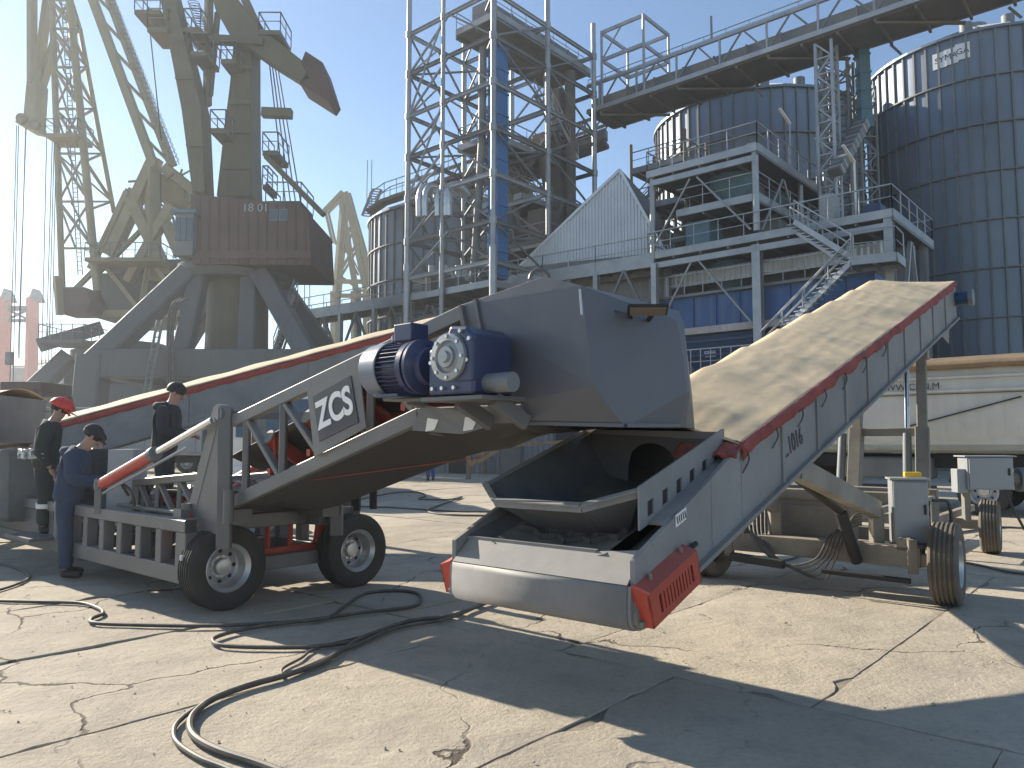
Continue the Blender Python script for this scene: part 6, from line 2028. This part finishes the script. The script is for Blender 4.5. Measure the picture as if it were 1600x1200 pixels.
def person(label, base, face, height=1.76, lean=0.0, headdown=0.3, arms='down', jacket=NAVY, trous=NAVY, hat=None, hood=False, stripe=False, legspread=.11):
    e = empty('person', base, label, 'person', 'workers on site')
    k = height / 1.76
    f = V3(face).normalized(); r = V3((f.y, -f.x, 0))
    def P(x, y, z):                                # x right, y forward, z up
        return base + (r * x + f * y + UP * z) * k
    la = lean
    hip = .93
    ch = (0, la * .32, 1.38); nk = (0, la * .42 + .02, 1.5); hd = (0, la * .5 + .05 + headdown * .06, 1.63 - headdown * .02)
    an = [( -legspread, -.02, .09), (legspread, .03, .09)]
    # arms
    if arms == 'down':
        el = [(-.26, la * .2 - .05, 1.1), (.26, la * .2 - .05, 1.1)]; hn = [(-.25, la * .2 + .08, .86), (.25, la * .2 + .08, .86)]
    elif arms == 'front':
        el = [(-.25, la * .3 + .02, 1.12), (.25, la * .3 + .02, 1.12)]; hn = [(-.08, la * .3 + .26, 1.08), (.08, la * .3 + .27, 1.1)]
    else:
        el = [(-.26, la * .2 - .06, 1.1), (.25, la * .3 + .05, 1.12)]; hn = [(-.25, la * .2 + .06, .86), (.1, la * .3 + .3, 1.12)]
    # body: one continuous mesh
    vs = [P(0, 0, hip), P(0, la * .15, 1.15), P(*ch), P(*nk), P(hd[0], hd[1], hd[2] - .04), P(hd[0], hd[1] + headdown * .02, hd[2] + .07)]
    ra = [.09, .1, .12, .055, .085, .082]
    ed = [(0, 1), (1, 2), (2, 3), (3, 4), (4, 5)]
    for i, s in enumerate((-1, 1)):
        b0 = len(vs)
        vs += [P(s * .17, ch[1], 1.42), P(*el[i]), P(*hn[i])]; ra += [.06, .045, .032]
        ed += [(2, b0), (b0, b0 + 1), (b0 + 1, b0 + 2)]
        b0 = len(vs)
        vs += [P(s * .1, 0, .86), P(s * (legspread * .9), .03, .49), P(an[i][0], an[i][1], an[i][2]), P(an[i][0] + s * .02, an[i][1] + .14, .05)]; ra += [.06, .045, .035, .028]
        ed += [(0, b0), (b0, b0 + 1), (b0 + 1, b0 + 2), (b0 + 2, b0 + 3)]
    body = skin('body', vs, ed, [x * k for x in ra], SKIN, e)
    # face details
    hc = P(hd[0], hd[1] + headdown * .02, hd[2] + .0)
    fd = (f * (1 - headdown * .25) - UP * headdown * .8).normalized(); fu = (UP - fd * fd.z).normalized()
    hdm = MB(); 
    m = MB(); m.tube([hc + fd * .085 * k + fu * .015, hc + fd * .115 * k - fu * .02], [.012, .018], 6); m.obj('nose', SKIN, e)
    for s in (-1, 1):
        m = MB(); p = hc + r * s * .088 * k; m.tube([p + fu * .03, p + r * s * .012, p - fu * .03], [.012, .02, .01], 6); m.obj('ear', SKIN, e)
        m = MB(); p = hc + fd * .082 * k + r * s * .032 * k + fu * .022; m.tube([p, p + fd * .006], .011, 6); m.obj('eye', HAIR, e)
        # hand: palm and fingers
    m = MB(); m.tube([hc + fd * .083 * k - fu * .045 - r * .022, hc + fd * .09 * k - fu * .045, hc + fd * .083 * k - fu * .045 + r * .022], .006, 5); m.obj('mouth', RUST, e)
    for i, s in enumerate((-1, 1)):
        h0 = P(*hn[i]); d = (P(*hn[i]) - P(*el[i])).normalized()
        sidev = r if abs(d.dot(r)) < .8 else f
        sidev = (sidev - d * sidev.dot(d)).normalized()
        v2, e2, r2 = [h0 - d * .01, h0 + d * .05], [(0, 1)], [.03, .036]
        for q in range(4):
            o = (q - 1.5) * .02
            ln = (.07, .082, .078, .06)[q]
            b0 = len(v2)
            cu = d.cross(sidev) * (-.35 * s if False else .3)
            v2 += [h0 + d * .085 + sidev * o, h0 + d * (.085 + ln * .6) + sidev * o + cu * .03, h0 + d * (.085 + ln) + sidev * o + cu * .1]
            r2 += [.0095, .0085, .0075]
            e2 += [(1, b0), (b0, b0 + 1), (b0 + 1, b0 + 2)]
        b0 = len(v2)
        v2 += [h0 + d * .04 + sidev * .045 * s, h0 + d * .085 + sidev * .062 * s]; r2 += [.0105, .008]
        e2 += [(0, b0), (b0, b0 + 1)]
        skin('hand', v2, e2, r2, SKIN, e, 1)
    # trousers
    vs = [P(0, 0, hip + .06), P(0, 0, hip - .03)]; ra = [(.155, .125), (.165, .135)]; ed = [(0, 1)]
    for i, s in enumerate((-1, 1)):
        b0 = len(vs)
        vs += [P(s * .095, 0, .78), P(s * (legspread * .95), .03, .48), P(an[i][0], an[i][1], .28), P(an[i][0], an[i][1] + .01, .1)]; ra += [.108, .082, .082, .085]
        ed += [(1, b0), (b0, b0 + 1), (b0 + 1, b0 + 2), (b0 + 2, b0 + 3)]
    skin('trousers', vs, ed, [(x[0] * k, x[1] * k) if isinstance(x, tuple) else x * k for x in ra], trous, e, 2, 1)
    # jacket
    vs = [P(0, -.01, .82), P(0, la * .05, 1.0), P(0, la * .2, 1.2), P(0, ch[1] - .01, 1.4), P(0, nk[1] - .02, 1.49)]
    ra = [(.21, .175), (.2, .17), (.205, .17), (.2, .15), (.115, .105)]; ed = [(0, 1), (1, 2), (2, 3), (3, 4)]
    for i, s in enumerate((-1, 1)):
        b0 = len(vs)
        q = V3(el[i]).lerp(V3(hn[i]), .92)
        vs += [P(s * .19, ch[1], 1.4), P(*el[i]), P(*q)]; ra += [.1, .088, .066]
        ed += [(3, b0), (b0, b0 + 1), (b0 + 1, b0 + 2)]
    skin('jacket', vs, ed, [(x[0] * k, x[1] * k) if isinstance(x, tuple) else x * k for x in ra], jacket, e, 2, 2)
    for i, s in enumerate((-1, 1)):
        skin('boot', [P(an[i][0], an[i][1] - .05, .07), P(an[i][0], an[i][1] + .03, .06), P(an[i][0] + s * .02, an[i][1] + .2, .042)], [(0, 1), (1, 2)], [.055 * k, .06 * k, .042 * k], SHOE, e, 2)
    hc2 = P(hd[0], hd[1] + headdown * .02, hd[2] + .045)
    Mh = Matrix((r, fd, fu)).transposed().to_4x4(); Mh.translation = hc2
    def cap(rx, ry, rz, low, name, mat, jit=0.):
        m = MB()
        def fn(i, j):
            a = 2 * math.pi * i; b = low + (math.pi / 2 - low) * j
            return Mh @ V3((rx * math.cos(b) * math.cos(a), ry * math.cos(b) * math.sin(a) - .01, rz * math.sin(b)))
        m.grid(fn, 24, 8); return m.obj(name, mat, e, solid=.006)
    if hat == 'helmet':
        h_ = cap(.125, .145, .135, 0, 'helmet', HELM)
        m = MB(); m.grid(lambda i, j: Mh @ V3(((.125 + .02 * j) * math.cos(.35 + 2.44 * i), (.14 + .07 * j) * math.sin(.35 + 2.44 * i), -.005 - .015 * j)), 16, 3); m.obj('helmet_brim', HELM, h_, solid=.005)
        m = MB(); m.tube([Mh @ V3((0, .142 * math.cos(t), .139 * math.sin(t))) for t in [.3 + i * .25 for i in range(11)]], .01, 5); m.obj('helmet_ridge', HELM, h_)
        cap(.1, .115, .105, -.5, 'hair', HAIR)
    elif hat == 'cap':
        h_ = cap(.108, .12, .11, -.05, 'cap', jacket if jacket != NAVY else BLKJ)
        m = MB(); m.grid(lambda i, j: Mh @ V3(((.09 + .005 * j) * math.cos(.5 + 2.14 * i), .1 + (.0 + .085 * j) * math.sin(.5 + 2.14 * i), .005 - .02 * j)), 12, 3); m.obj('cap_peak', BLKJ, h_, solid=.005)
        cap(.1, .115, .1, -.5, 'hair', HAIR)
    else:
        cap(.104, .118, .106, -.35, 'hair', HAIR)
    if hood:
        m = MB(); c = P(0, ch[1] - .07, 1.46)
        m.tube(spline([c + r * -.13 + UP * .0 + f * .08, c - f * .03 + r * -.08, c - f * .07, c - f * .03 + r * .08, c + r * .13 + f * .08], 5), .055, 10); m.obj('hood_roll', jacket, e)
    if stripe:
        for i, s in enumerate((-1, 1)):
            m = MB(); m.tube([P(an[i][0], an[i][1] + .012, .34), P(an[i][0], an[i][1] + .012, .4)], .098 * k, 14, False); m.obj('reflective_band', REFL, e)
    return e


b1 = gnd(100, 904); b1.z = .015
person('worker in navy work clothes and dark cap, standing nearest at left and looking down', b1, V3((1, .25, 0)), 1.78, .28, .8, 'front', NAVY, NAVY, 'cap', True)
b2 = cp(3.75, -.18, .445)
person('worker wearing a red safety helmet behind the navy clothed worker', V3((-5.92, 9.78, .442)), V3((.9, .35, 0)), 1.68, .15, .5, 'down', GRNJ, GRNJ, 'helmet', False, True)
b3 = at(258, 690, 9.6)
person('bareheaded worker in black hooded jacket standing on the conveyor chassis', V3((-4.4, 9.75, .62)), V3((1, .1, 0)), 1.72, .12, .35, 'front', BLKJ, BLKJ, None, True)
person('worker in dark cap mostly hidden behind the navy clothed worker', V3((-5.72, 10.6, 0.015)), V3((-.4, .9, 0)), 1.72, .2, .6, 'front', BLKJ, BLKJ, 'cap')
b5 = gnd(673, 751); b5.z = .0
person('far worker in bright blue trousers seen under the discharge boom', b5, V3((-.3, .9, 0)), 1.76, .05, .2, 'down', BLKJ, TROUB, None)

# ================================================================== CABLES on the ground
def cable(pts, r, label, name='power_cable', jitter=.0):
    P3 = []
    for x, y in pts:
        p = gnd(x, y); p.z = r + .006; P3.append(p)
    m = MB(); sp_ = spline(P3, 10)
    m.tube(sp_, r, 8)
    o = m.obj(name, CABLE); tag(o, label, 'cable', 'cables lying on the yard')
    return o


cable([(-30, 942), (60, 944), (125, 946), (155, 955), (160, 963), (143, 971), (150, 978), (230, 981), (330, 982), (420, 978), (480, 974), (515, 968), (540, 950), (570, 931), (615, 926), (650, 930), (657, 942), (640, 952), (560, 962), (490, 972), (420, 981), (370, 990), (340, 999), (332, 1006), (345, 1013), (400, 1016), (470, 1016), (520, 1012), (560, 1006)], .017, 'black cable with a hairpin loop, snaking from the left edge below the wheels')
cable([(770, 942), (735, 956), (700, 968), (640, 975), (570, 1000), (540, 1018), (500, 1042), (440, 1063), (390, 1077), (335, 1098), (305, 1120), (296, 1140), (305, 1160), (340, 1180), (400, 1200), (440, 1215)], .02, 'thick black cable curving from the hopper to the bottom edge')
cable([(760, 945), (700, 970), (620, 985), (560, 1010), (480, 1046), (420, 1068), (350, 1090), (310, 1110), (280, 1132), (271, 1150), (278, 1168), (310, 1190), (350, 1206), (380, 1220)], .014, 'thinner black cable beside the thick one, forming the outer curve at the bottom')
cable([(440, 1060), (442, 1048), (470, 1032), (500, 1014), (600, 990)], .01, 'short thin wire branching off the thick cable pair')
cable([(-20, 930), (20, 918), (45, 906), (38, 896), (15, 886), (-20, 880)], .014, 'black cable bend at the left edge beside the navy clothed worker')
cable([(560, 782), (610, 772), (650, 770), (665, 776), (655, 781), (700, 782), (722, 778), (690, 790), (668, 800), (700, 806), (770, 808), (830, 812)], .02, 'black cable heap lying behind the second wheel in the sun')
cable([(540, 792), (620, 795), (700, 800), (800, 802)], .02, 'pale dusty hose lying straight behind the wheels')
cable([(1150, 872), (1200, 880), (1235, 876), (1262, 866), (1290, 870)], .014, 'short cable lying below the right conveyor axle beam')
cable([(1500, 880), (1540, 888), (1580, 897), (1640, 903)], .016, 'cable running out to the right edge past the right conveyor wheel')
cable([(1490, 836), (1530, 830), (1570, 826), (1640, 830)], .02, 'cable crossing behind the far right wheel')

# far low quay buildings and treeline on the horizon
for k, (x0, x1, yt, lab) in enumerate(((-40, 45, 560, 'low hazy quay building at the far left edge'), (45, 130, 572, 'low hazy warehouse right of the far left quay building'), (395, 520, 590, 'low pale warehouse glimpsed between the crane legs'), (130, 250, 600, 'long pale warehouse behind the left crane bogies'))):
    a, b = at(x0, yt, 170), at(x1, yt, 170)
    e = empty('warehouse', V3((a.x, 172, 0)), lab, 'warehouse', 'far quay buildings')
    m = MB(); m.prism([V3((a.x, 170, 0)), V3((b.x, 170, 0)), V3((b.x, 170, a.z - 2)), V3((a.x, 170, a.z - 2))], YV * 20); m.obj('wall', SHED if k != 2 else CABG, e)
    m = MB(); m.prism([V3((a.x - .5, 169.5, a.z - 2)), V3((b.x + .5, 169.5, a.z - 2)), V3((b.x + .5, 180, a.z + .5)), V3((a.x - .5, 180, a.z + .5))], UP * .3); m.obj('roof', BROWNST, e)
    for j in range(5):
        q = a.lerp(b, (j + .5) / 5); m = MB(); m.box((0, 0, 0), 2.2, .2, 2.6, Matrix.Translation(V3((q.x, 169.9, 4)))); m.obj('window', GLASS, e)

# ================================================================== HAZE: dusty air lit by the low sun
hz = MB(); hz.box((0, 88, 21.5), 260, 236, 46)
hzo = hz.obj('haze', None)
tag(hzo, kind='stuff')
hm2 = bpy.data.materials.new('dusty_air')
hm2.use_nodes = True
nt = hm2.node_tree
for n_ in list(nt.nodes): nt.nodes.remove(n_)
pv = nt.nodes.new('ShaderNodeVolumePrincipled')
pv.inputs['Color'].default_value = (.86, .93, 1, 1)
pv.inputs['Density'].default_value = .0009
pv.inputs['Anisotropy'].default_value = .5
ho = nt.nodes.new('ShaderNodeOutputMaterial')
nt.links.new(pv.outputs[0], ho.inputs['Volume'])
hzo.data.materials.append(hm2)

# ================================================================== loose crumbs of concrete on the yard
gv = MB()
rg = random.Random(3)
for k in range(900):
    x, y = rg.uniform(-5, 6), rg.uniform(2.6, 11)
    if noise.noise(V3((x * .7, y * .7, 3))) < -.05 and rg.random() < .8: continue
    r = rg.uniform(.003, .012) * (1.6 if rg.random() < .08 else 1)
    M = Matrix.Translation((x, y, r * .4)) @ Matrix.Rotation(rg.uniform(0, 6), 4, 'Z') @ Matrix.Diagonal((rg.uniform(.7, 1.5), 1, .6, 1))
    vs = [M @ (V3(p) * r) for p in ((1, 0, 0), (-1, .1, 0), (0, 1, .1), (.1, -1, 0), (0, 0, 1), (0, 0, -1))]
    gv.add(vs, [(0, 2, 4), (2, 1, 4), (1, 3, 4), (3, 0, 4), (2, 0, 5), (1, 2, 5), (3, 1, 5), (0, 3, 5)])
gvo = gv.obj('gravel_crumbs', CONCF)
tag(gvo, 'small loose crumbs of concrete scattered over the yard', 'gravel', kind='stuff')
